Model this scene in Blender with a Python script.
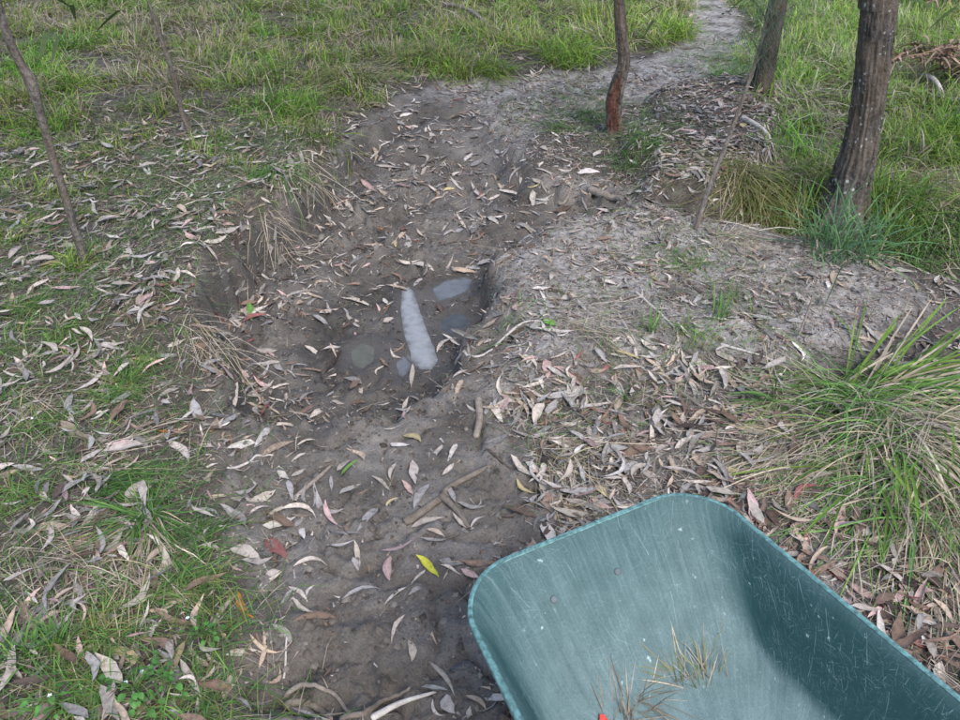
import bpy, bmesh, math, random
import numpy as np
from mathutils import Vector, Matrix

for o in list(bpy.data.objects): bpy.data.objects.remove(o)
scene = bpy.context.scene
C = scene.collection
R = math.radians
rng = np.random.default_rng(7)
random.seed(7)

# ------------------------------------------------------------------ camera, sky, sun, exposure
CAM_H, PITCH, FPX = 1.6, 35.0, 777.0
cam = bpy.data.cameras.new('camera'); cam_o = bpy.data.objects.new('camera', cam); C.objects.link(cam_o)
cam.sensor_width = 36; cam.lens = FPX/960*36; cam.clip_start = .05; cam.clip_end = 500
cam_o.location = (0, 0, CAM_H); cam_o.rotation_euler = (R(90-PITCH), 0, 0)
scene.camera = cam_o

SUN_EL, SUN_AZ = 50, 155          # degrees; azimuth clockwise from +Y
w = bpy.data.worlds.new('World'); scene.world = w; w.use_nodes = True
nt = w.node_tree
sky = nt.nodes.new('ShaderNodeTexSky'); sky.sky_type = 'NISHITA'; sky.sun_disc = False
sky.sun_elevation = R(SUN_EL); sky.sun_rotation = R(SUN_AZ)
sky.air_density = 1.0; sky.dust_density = 2.2; sky.ozone_density = 1.0
nt.links.new(sky.outputs[0], nt.nodes['Background'].inputs[0])
nt.nodes['Background'].inputs[1].default_value = 0.115
sl = bpy.data.lights.new('sun', 'SUN'); sl.energy = 1.0; sl.angle = R(24); sl.color = (1, .98, .955)
so = bpy.data.objects.new('sun', sl); C.objects.link(so)
so.rotation_euler = (R(90-SUN_EL), 0, R(180-SUN_AZ))
vs = scene.view_settings
vs.view_transform = 'Standard'; vs.look = 'None'; vs.exposure = 1.42; vs.gamma = 1
scene.render.engine = 'CYCLES'

# ------------------------------------------------------------------ numeric helpers
def P(px, py, z=0.0):
    """pixel of the photo -> point on the level z"""
    p = R(PITCH); a = (np.asarray(px, float)-480)/FPX; b = (360-np.asarray(py, float))/FPX
    dx, dy, dz = a, math.cos(p)+b*math.sin(p), -math.sin(p)+b*math.cos(p)
    t = (z-CAM_H)/dz
    return dx*t, dy*t
def Pd(px, py, y):
    """pixel -> point at distance y in front of the camera"""
    p = R(PITCH); a = (px-480)/FPX; b = (360-py)/FPX
    dx, dy, dz = a, math.cos(p)+b*math.sin(p), -math.sin(p)+b*math.cos(p)
    t = y/dy
    return Vector((dx*t, y, CAM_H+dz*t))
def project(x, y, z):
    p = R(PITCH); zz = z-CAM_H
    f = y*math.cos(p)-zz*math.sin(p); u = y*math.sin(p)+zz*math.cos(p)
    return 480+FPX*x/f, 360-FPX*u/f, f
def _hash(ix, iy, seed):
    h = (ix.astype(np.int64)*374761393 + iy.astype(np.int64)*668265263 + seed*974711) & 0xffffffff
    h = ((h ^ (h >> 13))*1274126177) & 0xffffffff
    h = h ^ (h >> 16)
    return (h & 0xffff)/65535.0*2*math.pi
def pn(x, y, seed=0):
    x = np.asarray(x, float); y = np.asarray(y, float)
    ix = np.floor(x); iy = np.floor(y); fx = x-ix; fy = y-iy
    u = fx*fx*fx*(fx*(fx*6-15)+10); v = fy*fy*fy*(fy*(fy*6-15)+10)
    def g(a, b):
        t = _hash(ix+a, iy+b, seed); return np.cos(t)*(fx-a)+np.sin(t)*(fy-b)
    return (g(0,0)*(1-u)+g(1,0)*u)*(1-v)+(g(0,1)*(1-u)+g(1,1)*u)*v
def fbm(x, y, sc, seed=0, oct=4, gain=.5):
    r = 0; a = 1
    for k in range(oct): r = r+a*pn(x/sc*2**k, y/sc*2**k, seed+k*17); a *= gain
    return r
def ss(a, b, x):
    t = np.clip((x-a)/(b-a), 0, 1); return t*t*(3-2*t)
def poly(pts, z=0):
    return np.array([P(a, b, z) for a, b in pts])
def sdf(pg, x, y):
    """signed distance, positive inside"""
    x = np.asarray(x, float); y = np.asarray(y, float)
    d = np.full(x.shape, 1e9); ins = np.zeros(x.shape, bool)
    n = len(pg)
    for i in range(n):
        ax, ay = pg[i]; bx, by = pg[(i+1) % n]
        ex, ey = bx-ax, by-ay; t = np.clip(((x-ax)*ex+(y-ay)*ey)/(ex*ex+ey*ey+1e-12), 0, 1)
        d = np.minimum(d, (x-ax-ex*t)**2+(y-ay-ey*t)**2)
        c = ((ay > y) != (by > y)) & (x < (bx-ax)*(y-ay)/(by-ay+1e-15)+ax)
        ins ^= c
    d = np.sqrt(d); return np.where(ins, d, -d)

# ------------------------------------------------------------------ land cover, outlined on the ground
MUD = poly([(225,740),(240,690),(245,640),(235,590),(222,540),(212,490),(205,440),(203,390),(214,345),(195,312),(225,280),(255,238),
            (288,216),(312,190),(330,160),(345,132),(385,112),(425,92),(475,84),(520,80),(600,72),(645,62),(688,40),(685,10),(660,-20),(610,-45),
            (665,-45),(715,-12),(742,25),(748,70),(712,84),(680,100),(600,110),(540,130),(520,170),(575,182),(640,195),(640,212),
            (570,232),(525,258),(515,290),(492,320),(512,360),(498,400),(520,450),(560,500),(560,740)])
BASIN = poly([(240,420),(222,350),(205,312),(232,282),(262,240),(295,216),(318,190),(340,160),(360,135),(430,110),(480,110),(520,150),(540,178),
              (600,188),(640,203),(590,222),(540,240),(508,262),(505,300),(478,330),(470,365),(440,395),(390,415),(310,425)])
POOL = poly([(255,380),(262,330),(300,265),(340,240),(420,228),(480,245),(505,262),(498,300),(470,325),(450,365),(400,385),(320,395)])
HUMP = poly([(500,265),(560,232),(640,218),(720,232),(860,262),(930,310),(900,350),(780,375),(640,370),(540,390),(495,400),(510,330)])
LITR = poly([(505,420),(560,385),(650,365),(760,378),(860,420),(1100,470),(1300,720),(1200,900),(560,900),(540,520)])
MOUND = poly([(655,100),(700,92),(772,92),(782,150),(745,215),(640,205),(625,160)])
PLAT = poly([(430,92),(520,80),(690,60),(690,100),(650,130),(650,205),(540,178),(500,130)])
GULLY = poly([(700,222),(750,200),(800,200),(860,215),(960,225),(1150,240),(1150,300),(960,285),(880,255),(800,240)])
LEFT = poly([(-500,900),(-500,185),(-50,175),(120,140),(200,120),(330,150),(318,185),(288,213),(250,238),(220,282),(195,312),(210,345),(203,400),(222,540),(240,690),(225,900)])
GTOP = poly([(-700,-60),(600,-60),(656,-20),(684,8),(688,40),(640,60),(600,66),(520,72),(470,80),(425,88),(385,108),(345,125),(320,140),(240,110),(150,125),(60,130),(-40,150),(-500,165)])
GLEFT = poly([(-500,160),(-500,262),(-40,262),(80,235),(150,222),(235,205),(300,182),(325,150),(240,105),(100,120)])
GRT = poly([(668,-62),(722,-15),(1500,-62),(1500,240),(960,235),(890,215),(800,205),(775,150),(772,95),(755,70),(746,20)])
PUDS = [  # outline in pixels, water drop under the mud
    ([(402,290),(408,287),(414,292),(419,308),(426,328),(434,348),(438,360),(432,370),(420,369),(411,356),(405,336),(401,310)], 'milk'),
    ([(430,288),(446,279),(462,276),(474,279),(470,290),(456,297),(438,302)], 'blue'),
    ([(392,362),(404,352),(414,362),(412,374),(398,380)], 'blue'),
    ([(345,350),(362,338),(380,345),(378,362),(362,372),(348,366)], 'green'),
    ([(436,318),(452,308),(470,312),(476,322),(462,334),(444,336),(434,328)], 'dark'),
]
ZP = -0.150
PUDW = [(poly(p, ZP), k) for p, k in PUDS]
DENTS = [(300,672,.10,.06,.05),(330,655,.06,.05,.03),(255,700,.09,.05,.05),(345,700,.10,.05,.04),(185,312,.05,.03,.10),(330,380,.12,.08,.02),
         (280,640,.08,.05,-.03),(355,645,.07,.06,-.02),(310,705,.08,.04,.06),(455,240,.12,.08,-.02),(400,235,.15,.08,-.03),(370,560,.1,.06,.015)]
DENTW = [(*P(a, b), c, d, e) for a, b, c, d, e in DENTS]

def masks(x, y):
    n1 = fbm(x, y, .35, 3, 3)*.10
    m = {}
    m['sd'] = sdf(MUD, x, y)
    m['mud'] = ss(-.05, .06, m['sd']+n1)
    m['basin_sd'] = sdf(BASIN, x, y)+n1*.35+fbm(x, y, .10, 7, 3)*.045
    m['pool'] = ss(-.02, .22, sdf(POOL, x, y)+n1)
    m['hump'] = ss(-.1, .12, sdf(HUMP, x, y)+n1)
    m['litr'] = ss(-.12, .12, sdf(LITR, x, y)+n1)
    m['mound'] = ss(-.1, .15, sdf(MOUND, x, y)+n1)
    m['plat'] = ss(-.1, .15, sdf(PLAT, x, y)+n1)
    m['gully'] = ss(-.1, .2, sdf(GULLY, x, y))
    m['left'] = ss(-.06, .06, sdf(LEFT, x, y)+n1)
    m['gtop'] = ss(-.15, .2, sdf(GTOP, x, y)+n1*2.5)
    m['gleft'] = ss(-.12, .15, sdf(GLEFT, x, y)+n1*1.5)
    m['grt'] = ss(-.1, .2, sdf(GRT, x, y)+n1*1.5)
    return m
def height(x, y, m=None, fine=True):
    x = np.asarray(x, float); y = np.asarray(y, float)
    if m is None: m = masks(x, y)
    h = fbm(x, y, 1.6, 11, 2)*.05
    h = h - .145*ss(-.015, .035+.16*ss(-.35, .25, x), m['basin_sd'])*(.25+.75*ss(5.4, 4.3, y)) + .03
    h = h + .12*m['left']*ss(.7, .0, -m['sd'])*ss(2.0, 2.6, y)
    h = h + .05*m['hump'] + .11*ss(0, 1, m['mound']) - .14*m['gully'] - .03*m['plat']*m['mud']
    h = h + .04*m['gtop']
    h = h - .045*m['pool']
    for dx, dy, rx, ry, d in DENTW:
        h = h - d*np.exp(-(((x-dx)/rx)**2+((y-dy)/ry)**2)*1.6)
    if fine:
        near = ss(9, 3, np.hypot(x, y)); wx = x+.03*fbm(x, y, .12, 25, 2); wy = y+.03*fbm(x, y, .12, 26, 2)
        rough = (.35+.75*m['mud'])*(1+1.1*ss(0, .1, m['basin_sd'])*(1-.5*m['pool'])*ss(4.6, 3.6, y))
        clod = 1-np.abs(fbm(wx, wy, .10, 31, 4, .58))*2.2                # crumbly ridges
        h = h + near*rough*(.024*fbm(wx, wy, .24, 21, 5, .58)-.013*clod+.008+.007*fbm(wx, wy, .05, 35, 3, .6))*(.55+.9*ss(-.15, .25, fbm(x, y, .45, 37, 2)))
        h = h + near*.004*fbm(x, y, .02, 41, 2)
        tr = np.abs(fbm(x, y, .26, 51, 2)); h = h - near*m['mud']*.022*ss(.09, .0, tr)*(1-m['pool'])
    s = np.max([sdf(pg, x, y) for pg, k in PUDW], axis=0)+fbm(x, y, .09, 61, 3)*.004
    t = ss(-.10, -.012, s); tgt = ZP+np.clip(-s*.22, -.02, .03)+.0008*fbm(x, y, .03, 63, 2)
    h = h*(1-t)+tgt*t
    return h
def ground(px, py):
    """pixel -> point on the terrain"""
    z = 0.0
    for _ in range(12):
        x, y = P(px, py, z); zn = float(height(np.array([x]), np.array([y]))[0]); z = z*.4+zn*.6
    x, y = P(px, py, z)
    return Vector((float(x), float(y), z))
def normal(x, y, e=.05):
    hx = height(x+e, y, fine=False)-height(x-e, y, fine=False); hy = height(x, y+e, fine=False)-height(x, y-e, fine=False)
    n = np.stack([-hx/(2*e), -hy/(2*e), np.ones_like(hx)], -1)
    return n/np.linalg.norm(n, axis=-1, keepdims=True)

# ------------------------------------------------------------------ mesh helpers
def mesh_np(name, V, F, mat, cols=None, uv=None, smooth=False):
    V = np.ascontiguousarray(V, np.float32).reshape(-1, 3); F = np.ascontiguousarray(F, np.int32); k = F.shape[1]
    me = bpy.data.meshes.new(name)
    me.vertices.add(len(V)); me.vertices.foreach_set('co', V.ravel())
    me.loops.add(F.size); me.loops.foreach_set('vertex_index', F.ravel())
    me.polygons.add(len(F)); me.polygons.foreach_set('loop_start', np.arange(0, F.size, k, dtype=np.int32))
    me.polygons.foreach_set('loop_total', np.full(len(F), k, np.int32))
    if smooth: me.polygons.foreach_set('use_smooth', np.ones(len(F), bool))
    if cols is not None:
        c = np.ones((len(V), 4), np.float32); c[:, :cols.shape[1]] = cols
        a = me.color_attributes.new('Col', 'FLOAT_COLOR', 'POINT'); a.data.foreach_set('color', c.ravel())
    if uv is not None:
        l = me.uv_layers.new(name='UVMap'); l.data.foreach_set('uv', np.ascontiguousarray(uv[F.ravel()], np.float32).ravel())
    me.update(); me.validate()
    if mat: me.materials.append(mat)
    return me
def link(name, me, parent=None, loc=None):
    o = bpy.data.objects.new(name, me); C.objects.link(o)
    if parent is not None: o.parent = parent
    if loc is not None: o.location = loc
    return o
def tag(o, label, cat=None, group=None, kind=None):
    if label: o['label'] = label
    if cat: o['category'] = cat
    if group: o['group'] = group
    if kind: o['kind'] = kind
    return o
def empty(name, loc, label, cat, group=None):
    o = bpy.data.objects.new(name, None); C.objects.link(o); o.location = loc; o.empty_display_size = .05
    bpy.context.view_layer.update()
    return tag(o, label, cat, group)
def child(name, me, parent, kind=None):
    """child whose mesh is written in world coordinates"""
    o = link(name, me, parent); o.matrix_parent_inverse = Matrix.Translation(-Vector(parent.location))
    if kind: o['kind'] = kind
    return o
def tube(pts, rad, mat, n=10, name='tube', bump=0, seed=0, cap=True, cols=None):
    pts = np.array([tuple(p) for p in pts], float); m = len(pts)
    rad = np.broadcast_to(np.asarray(rad, float), (m,))
    T = np.gradient(pts, axis=0); T /= np.linalg.norm(T, axis=1, keepdims=True)+1e-12
    ref = np.array([0, 0, 1.]) if abs(T[:, 2]).mean() < .8 else np.array([1., 0, 0])
    A = np.cross(T, ref); A /= np.linalg.norm(A, axis=1, keepdims=True); B = np.cross(T, A)
    th = np.linspace(0, 2*math.pi, n, endpoint=False)
    s = np.concatenate([[0], np.cumsum(np.linalg.norm(np.diff(pts, axis=0), axis=1))])
    rr = rad[:, None]*np.ones((1, n))
    if bump:
        rr = rr*(1+bump*pn(np.cos(th)[None]*2.3+seed*3.1+s[:, None]*9, np.sin(th)[None]*2.3+s[:, None]*14, seed))
    V = pts[:, None]+rr[..., None]*(np.cos(th)[None, :, None]*A[:, None]+np.sin(th)[None, :, None]*B[:, None])
    V = V.reshape(-1, 3); i = np.arange(m-1)[:, None]*n; j = np.arange(n)[None]; j2 = (j+1) % n
    F = np.stack([i+j, i+j2, i+n+j2, i+n+j], -1).reshape(-1, 4)
    if cap:
        V = np.concatenate([V, pts[:1], pts[-1:]]); a, b = len(V)-2, len(V)-1
        jj = np.arange(0, n, 2); q = np.stack([np.full_like(jj, a), (jj+2) % n, (jj+1) % n, jj], -1)
        q2 = np.stack([np.full_like(jj, b), (m-1)*n+jj, (m-1)*n+(jj+1) % n, (m-1)*n+(jj+2) % n], -1)
        F = np.concatenate([F, q, q2])
    return mesh_np(name, V, F, mat, smooth=True, cols=cols)
def spline(pts, n):
    """smooth resample of control rows (any columns)"""
    p = np.array([tuple(q) for q in pts], float); k = len(p)
    t = np.linspace(0, k-1, n); i = np.clip(t.astype(int), 0, k-2); f = (t-i)[:, None]
    p0 = p[np.clip(i-1, 0, k-1)]; p1 = p[i]; p2 = p[i+1]; p3 = p[np.clip(i+2, 0, k-1)]
    return .5*((2*p1)+(-p0+p2)*f+(2*p0-5*p1+4*p2-p3)*f**2+(-p0+3*p1-3*p2+p3)*f**3)

# ------------------------------------------------------------------ materials
def new_mat(name):
    m = bpy.data.materials.new(name); m.use_nodes = True
    return m, m.node_tree, m.node_tree.nodes['Principled BSDF']
def N(t, typ, **kw):
    n = t.nodes.new(typ)
    for k, v in kw.items(): setattr(n, k, v)
    return n
def noise(t, scale, detail=4, rough=.55, vec=None):
    n = N(t, 'ShaderNodeTexNoise'); n.inputs['Scale'].default_value = scale; n.inputs['Detail'].default_value = detail
    n.inputs['Roughness'].default_value = rough
    if vec: t.links.new(vec, n.inputs['Vector'])
    return n
def ramp(t, fac, stops):
    r = N(t, 'ShaderNodeValToRGB'); e = r.color_ramp.elements
    while len(e) < len(stops): e.new(.5)
    for i, (p, c) in enumerate(stops): e[i].position = p; e[i].color = (*c, 1) if len(c) == 3 else c
    t.links.new(fac, r.inputs[0]); return r
def mix(t, fac, a, b, mode='MIX'):
    n = N(t, 'ShaderNodeMix', data_type='RGBA', blend_type=mode)
    for s, v in ((0, fac), (6, a), (7, b)):
        if isinstance(v, (int, float)): n.inputs[s].default_value = v
        elif isinstance(v, tuple): n.inputs[s].default_value = (*v, 1)
        else: t.links.new(v, n.inputs[s])
    return n.outputs[2]
def math_(t, op, a, b=0.0, c=None):
    n = N(t, 'ShaderNodeMath', operation=op)
    for i, v in enumerate((a, b) if c is None else (a, b, c)):
        if isinstance(v, (int, float)): n.inputs[i].default_value = v
        else: t.links.new(v, n.inputs[i])
    return n.outputs[0]
def bump(t, p, h, strength=.4, dist=.01):
    b = N(t, 'ShaderNodeBump'); b.inputs['Strength'].default_value = strength; b.inputs['Distance'].default_value = dist
    t.links.new(h, b.inputs['Height']); t.links.new(b.outputs[0], p.inputs['Normal']); return b

def mat_ground():
    m, t, p = new_mat('earth')
    g = N(t, 'ShaderNodeNewGeometry').outputs['Position']
    a = N(t, 'ShaderNodeAttribute', attribute_name='Col'); s = N(t, 'ShaderNodeSeparateColor'); t.links.new(a.outputs['Color'], s.inputs[0])
    mud, wet, dry = s.outputs[0], s.outputs[1], s.outputs[2]
    n1 = noise(t, 4.5, 8, .62, g); n2 = noise(t, 28, 6, .6, g); n3 = noise(t, 160, 4, .6, g)
    mudc = ramp(t, n1.outputs[0], [(.30, (.056, .048, .040)), (.5, (.112, .100, .088)), (.70, (.185, .168, .151))]).outputs[0]
    soil = ramp(t, n2.outputs[0], [(.3, (.036, .029, .023)), (.55, (.080, .067, .055)), (.75, (.16, .14, .12))]).outputs[0]
    dryc = ramp(t, n2.outputs[0], [(.3, (.16, .145, .132)), (.5, (.31, .29, .272)), (.72, (.46, .44, .42))]).outputs[0]
    c = mix(t, mud, soil, mudc)
    dn = math_(t, 'MULTIPLY', dry, ramp(t, n1.outputs[0], [(.30, (0, 0, 0)), (.55, (1, 1, 1))]).outputs[0])
    c = mix(t, dn, c, dryc)
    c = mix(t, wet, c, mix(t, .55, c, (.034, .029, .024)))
    sp = ramp(t, n3.outputs[0], [(.3, (.66, .65, .64)), (.5, (1, 1, 1)), (.72, (1.26, 1.25, 1.24))]).outputs[0]
    c = mix(t, 1.0, c, sp, 'MULTIPLY')
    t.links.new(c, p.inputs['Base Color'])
    rr = math_(t, 'MULTIPLY_ADD', wet, -.36, .88)
    rr = math_(t, 'MULTIPLY_ADD', n2.outputs[0], .14, rr)
    t.links.new(rr, p.inputs['Roughness'])
    hsum = math_(t, 'ADD', math_(t, 'MULTIPLY', n2.outputs[0], .8), math_(t, 'MULTIPLY', n3.outputs[0], .42))
    bump(t, p, hsum, .85, .012)
    return m
def mat_attr(name, rough=.75, trans=0.0, nscale=90, var=.35, spec=.25):
    m, t, p = new_mat(name)
    a = N(t, 'ShaderNodeAttribute', attribute_name='Col')
    n = noise(t, nscale, 3, .6, N(t, 'ShaderNodeNewGeometry').outputs['Position'])
    v = ramp(t, n.outputs[0], [(.3, (1-var,)*3), (.7, (1+var*.6,)*3)]).outputs[0]
    c = mix(t, 1.0, a.outputs['Color'], v, 'MULTIPLY')
    t.links.new(c, p.inputs['Base Color']); p.inputs['Roughness'].default_value = rough; p.inputs['Specular IOR Level'].default_value = spec
    if trans:
        tr = N(t, 'ShaderNodeBsdfTranslucent'); t.links.new(c, tr.inputs[0])
        mx = N(t, 'ShaderNodeMixShader'); mx.inputs[0].default_value = trans
        t.links.new(p.outputs[0], mx.inputs[1]); t.links.new(tr.outputs[0], mx.inputs[2]); t.links.new(mx.outputs[0], t.nodes['Material Output'].inputs[0])
    return m
def mat_leafobj():
    m, t, p = new_mat('fallen leaf')
    oi = N(t, 'ShaderNodeObjectInfo'); a = N(t, 'ShaderNodeAttribute', attribute_name='Col')
    tc = N(t, 'ShaderNodeNewGeometry')
    n = noise(t, 70, 5, .65, tc.outputs['Position']); n2 = noise(t, 420, 2, .5, tc.outputs['Position'])
    c = mix(t, 1.0, oi.outputs['Color'], a.outputs['Color'], 'MULTIPLY')
    c = mix(t, 1.0, c, ramp(t, n.outputs[0], [(.3, (.55, .52, .5)), (.52, (1, 1, 1)), (.75, (1.12, 1.1, 1.1))]).outputs[0], 'MULTIPLY')
    c = mix(t, 1.0, c, ramp(t, n2.outputs[0], [(.28, (.65, .6, .58)), (.42, (1, 1, 1))]).outputs[0], 'MULTIPLY')
    t.links.new(c, p.inputs['Base Color']); p.inputs['Roughness'].default_value = .6; p.inputs['Specular IOR Level'].default_value = .3
    bump(t, p, n2.outputs[0], .3, .002)
    return m
def mat_wood(name, c1, c2, scale=30, rough=.85):
    m, t, p = new_mat(name)
    g = N(t, 'ShaderNodeNewGeometry').outputs['Position']
    n = noise(t, scale, 6, .65, g); n2 = noise(t, scale*6, 3, .6, g)
    f = math_(t, 'ADD', math_(t, 'MULTIPLY', n.outputs[0], .65), math_(t, 'MULTIPLY', n2.outputs[0], .35))
    t.links.new(ramp(t, f, [(.36, c1), (.64, c2)]).outputs[0], p.inputs['Base Color'])
    p.inputs['Roughness'].default_value = rough; p.inputs['Specular IOR Level'].default_value = .2
    bump(t, p, f, .6, .006)
    return m
def mat_bark(name, dark, light, lichen=0.0, red=False):
    m, t, p = new_mat(name)
    tc = N(t, 'ShaderNodeUVMap').outputs[0]
    mp = N(t, 'ShaderNodeMapping'); mp.inputs['Scale'].default_value = (46, 9, 1); t.links.new(tc, mp.inputs[0])
    n = noise(t, 1.0, 6, .65, mp.outputs[0]); g = N(t, 'ShaderNodeNewGeometry').outputs['Position']; n2 = noise(t, 60, 5, .65, g); n3 = noise(t, 5, 3, .5, g)
    f = math_(t, 'ADD', math_(t, 'MULTIPLY', n.outputs[0], .6), math_(t, 'MULTIPLY', n2.outputs[0], .4))
    c = ramp(t, f, [(.41, dark), (.5, tuple((a+b)*.45 for a, b in zip(dark, light))), (.60, light)]).outputs[0]
    c = mix(t, ramp(t, n3.outputs[0], [(.4, (0, 0, 0)), (.62, (.5, .5, .5))]).outputs[0], c, (.15, .115, .085))
    if lichen:
        v = N(t, 'ShaderNodeTexVoronoi'); v.inputs['Scale'].default_value = 34; t.links.new(g, v.inputs['Vector'])
        d = math_(t, 'ADD', v.outputs['Distance'], math_(t, 'ADD', math_(t, 'MULTIPLY', noise(t, 7, 3, .6, g).outputs[0], .95), math_(t, 'MULTIPLY_ADD', noise(t, 90, 3, .6, g).outputs[0], .35, -.17)))
        c = mix(t, ramp(t, d, [(.60, (lichen,)*3), (.68, (0, 0, 0))]).outputs[0], c, (.36, .37, .35))
    if red:
        a = N(t, 'ShaderNodeAttribute', attribute_name='Col'); s = N(t, 'ShaderNodeSeparateColor'); t.links.new(a.outputs['Color'], s.inputs[0])
        rc = ramp(t, f, [(.38, (.045, .023, .018)), (.62, (.19, .088, .064))]).outputs[0]
        c = mix(t, s.outputs[0], c, rc)
    t.links.new(c, p.inputs['Base Color']); p.inputs['Roughness'].default_value = .9; p.inputs['Specular IOR Level'].default_value = .15
    bump(t, p, f, 1.0, .03)
    return m
def mat_water(name, col, rough=.04):
    m, t, p = new_mat(name)
    g = N(t, 'ShaderNodeNewGeometry').outputs['Position']
    n = noise(t, 26, 5, .6, g)
    t.links.new(mix(t, ramp(t, n.outputs[0], [(.3, (0, 0, 0)), (.7, (1, 1, 1))]).outputs[0], tuple(.72*v for v in col), col), p.inputs['Base Color'])
    p.inputs['Roughness'].default_value = rough; p.inputs['IOR'].default_value = 1.33; p.inputs['Specular IOR Level'].default_value = .5
    bump(t, p, noise(t, 14, 2, .5, g).outputs[0], .06, .01)
    a = N(t, 'ShaderNodeAttribute', attribute_name='Col'); tr = N(t, 'ShaderNodeBsdfTransparent'); mx = N(t, 'ShaderNodeMixShader')   # thin turbid margin
    f = math_(t, 'ADD', a.outputs['Fac'], math_(t, 'MULTIPLY_ADD', n.outputs[0], .5, -.25)); f = math_(t, 'MULTIPLY', f, math_(t, 'MINIMUM', math_(t, 'MULTIPLY', a.outputs['Fac'], 4.0), 1.0)); f = math_(t, 'MINIMUM', math_(t, 'MAXIMUM', f, 0.0), 1.0)
    t.links.new(f, mx.inputs[0]); t.links.new(tr.outputs[0], mx.inputs[1]); t.links.new(p.outputs[0], mx.inputs[2]); t.links.new(mx.outputs[0], t.nodes['Material Output'].inputs[0])
    return m
def mat_plain(name, col, rough=.5, metal=0.0, var=.25, scale=40):
    m, t, p = new_mat(name)
    n = noise(t, scale, 5, .6, N(t, 'ShaderNodeNewGeometry').outputs['Position'])
    t.links.new(mix(t, ramp(t, n.outputs[0], [(.3, (0, 0, 0)), (.7, (1, 1, 1))]).outputs[0], tuple(v*(1-var) for v in col), tuple(v*(1+var) for v in col)), p.inputs['Base Color'])
    p.inputs['Roughness'].default_value = rough; p.inputs['Metallic'].default_value = metal
    bump(t, p, n.outputs[0], .15, .003)
    return m
def mat_tray():
    m, t, p = new_mat('green polymer tray')
    uv = N(t, 'ShaderNodeUVMap').outputs[0]
    g = N(t, 'ShaderNodeNewGeometry')
    sx = N(t, 'ShaderNodeSeparateXYZ'); t.links.new(g.outputs['Normal'], sx.inputs[0])
    up = N(t, 'ShaderNodeMapRange'); t.links.new(sx.outputs[2], up.inputs[0])
    up.inputs[1].default_value = .50; up.inputs[2].default_value = .74      # dust on the shallow faces; also paints in their brighter sky light
    def streak(sc, th0, th1, rot=0):
        mp = N(t, 'ShaderNodeMapping'); mp.inputs['Scale'].default_value = sc; mp.inputs['Rotation'].default_value = (0, 0, rot); t.links.new(uv, mp.inputs[0])
        n = noise(t, 1, 4, .6, mp.outputs[0])
        return ramp(t, n.outputs[0], [(th0, (0, 0, 0)), (th1, (1, 1, 1))]).outputs[0]
    def scratch(scale, wd, ln, amt, aligned=False, bow=4.0):
        v = N(t, 'ShaderNodeTexVoronoi', voronoi_dimensions='2D'); v.inputs['Scale'].default_value = scale; t.links.new(uv, v.inputs['Vector'])
        sub = N(t, 'ShaderNodeVectorMath', operation='SUBTRACT'); t.links.new(uv, sub.inputs[0]); t.links.new(v.outputs['Position'], sub.inputs[1])
        cs = N(t, 'ShaderNodeSeparateColor'); t.links.new(v.outputs['Color'], cs.inputs[0])
        ro = N(t, 'ShaderNodeVectorRotate', rotation_type='Z_AXIS'); t.links.new(sub.outputs[0], ro.inputs['Vector'])
        t.links.new(math_(t, 'MULTIPLY_ADD', cs.outputs[0], .7, 1.22) if aligned else math_(t, 'MULTIPLY', cs.outputs[0], 6.283), ro.inputs['Angle'])
        x = N(t, 'ShaderNodeSeparateXYZ'); t.links.new(ro.outputs[0], x.inputs[0])
        yy = math_(t, 'ADD', x.outputs[1], math_(t, 'MULTIPLY', math_(t, 'POWER', x.outputs[0], 2.0), bow))
        a = math_(t, 'LESS_THAN', math_(t, 'ABSOLUTE', yy), wd); b = math_(t, 'LESS_THAN', math_(t, 'ABSOLUTE', x.outputs[0]), ln)
        return math_(t, 'MULTIPLY', math_(t, 'MULTIPLY', a, b), math_(t, 'MULTIPLY', cs.outputs[1], amt))
    uvx = N(t, 'ShaderNodeSeparateXYZ'); t.links.new(uv, uvx.inputs[0])
    nb = noise(t, 14, 8, .68, uv); nf = noise(t, 210, 5, .75, uv)
    base = mix(t, nb.outputs[0], (.006, .036, .038), (.011, .060, .061))
    film = math_(t, 'ADD', math_(t, 'MULTIPLY', nb.outputs[0], .5), math_(t, 'MULTIPLY', nf.outputs[0], .6))
    film = ramp(t, film, [(.34, (.25, .25, .25)), (.68, (1, 1, 1))]).outputs[0]
    st = streak((150, 5, 1), .40, .72); st2 = streak((60, 3, 1), .42, .75, .3)
    d = math_(t, 'MULTIPLY', math_(t, 'MULTIPLY_ADD', up.outputs[0], math_(t, 'MULTIPLY_ADD', uvx.outputs[1], .95, .07), .05), film)
    sw = math_(t, 'MULTIPLY_ADD', up.outputs[0], .85, .15)
    d = math_(t, 'ADD', d, math_(t, 'MULTIPLY', math_(t, 'MULTIPLY', st, .10), sw)); d = math_(t, 'ADD', d, math_(t, 'MULTIPLY', math_(t, 'MULTIPLY', st2, .06), sw))
    d = N_clamp = math_(t, 'MINIMUM', d, .8)
    c = mix(t, d, base, (.31, .41, .41))
    sc = math_(t, 'ADD', scratch(26, .0008, .016, .5, False, 2.0), scratch(60, .0007, .009, .55)); sc = math_(t, 'ADD', sc, scratch(13, .0009, .035, 1.0, True, .8)); sc = math_(t, 'ADD', sc, scratch(38, .0006, .014, .7, True, .8))
    sc = math_(t, 'ADD', sc, scratch(110, .0005, .006, .4))
    sc = math_(t, 'MULTIPLY', math_(t, 'MULTIPLY', sc, ramp(t, noise(t, 7, 3, .6, uv).outputs[0], [(.38, (.12, .12, .12)), (.62, (1, 1, 1))]).outputs[0]), math_(t, 'MULTIPLY_ADD', up.outputs[0], -.22, .52))
    c = mix(t, math_(t, 'MINIMUM', sc, .9), c, (.40, .52, .53))
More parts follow.
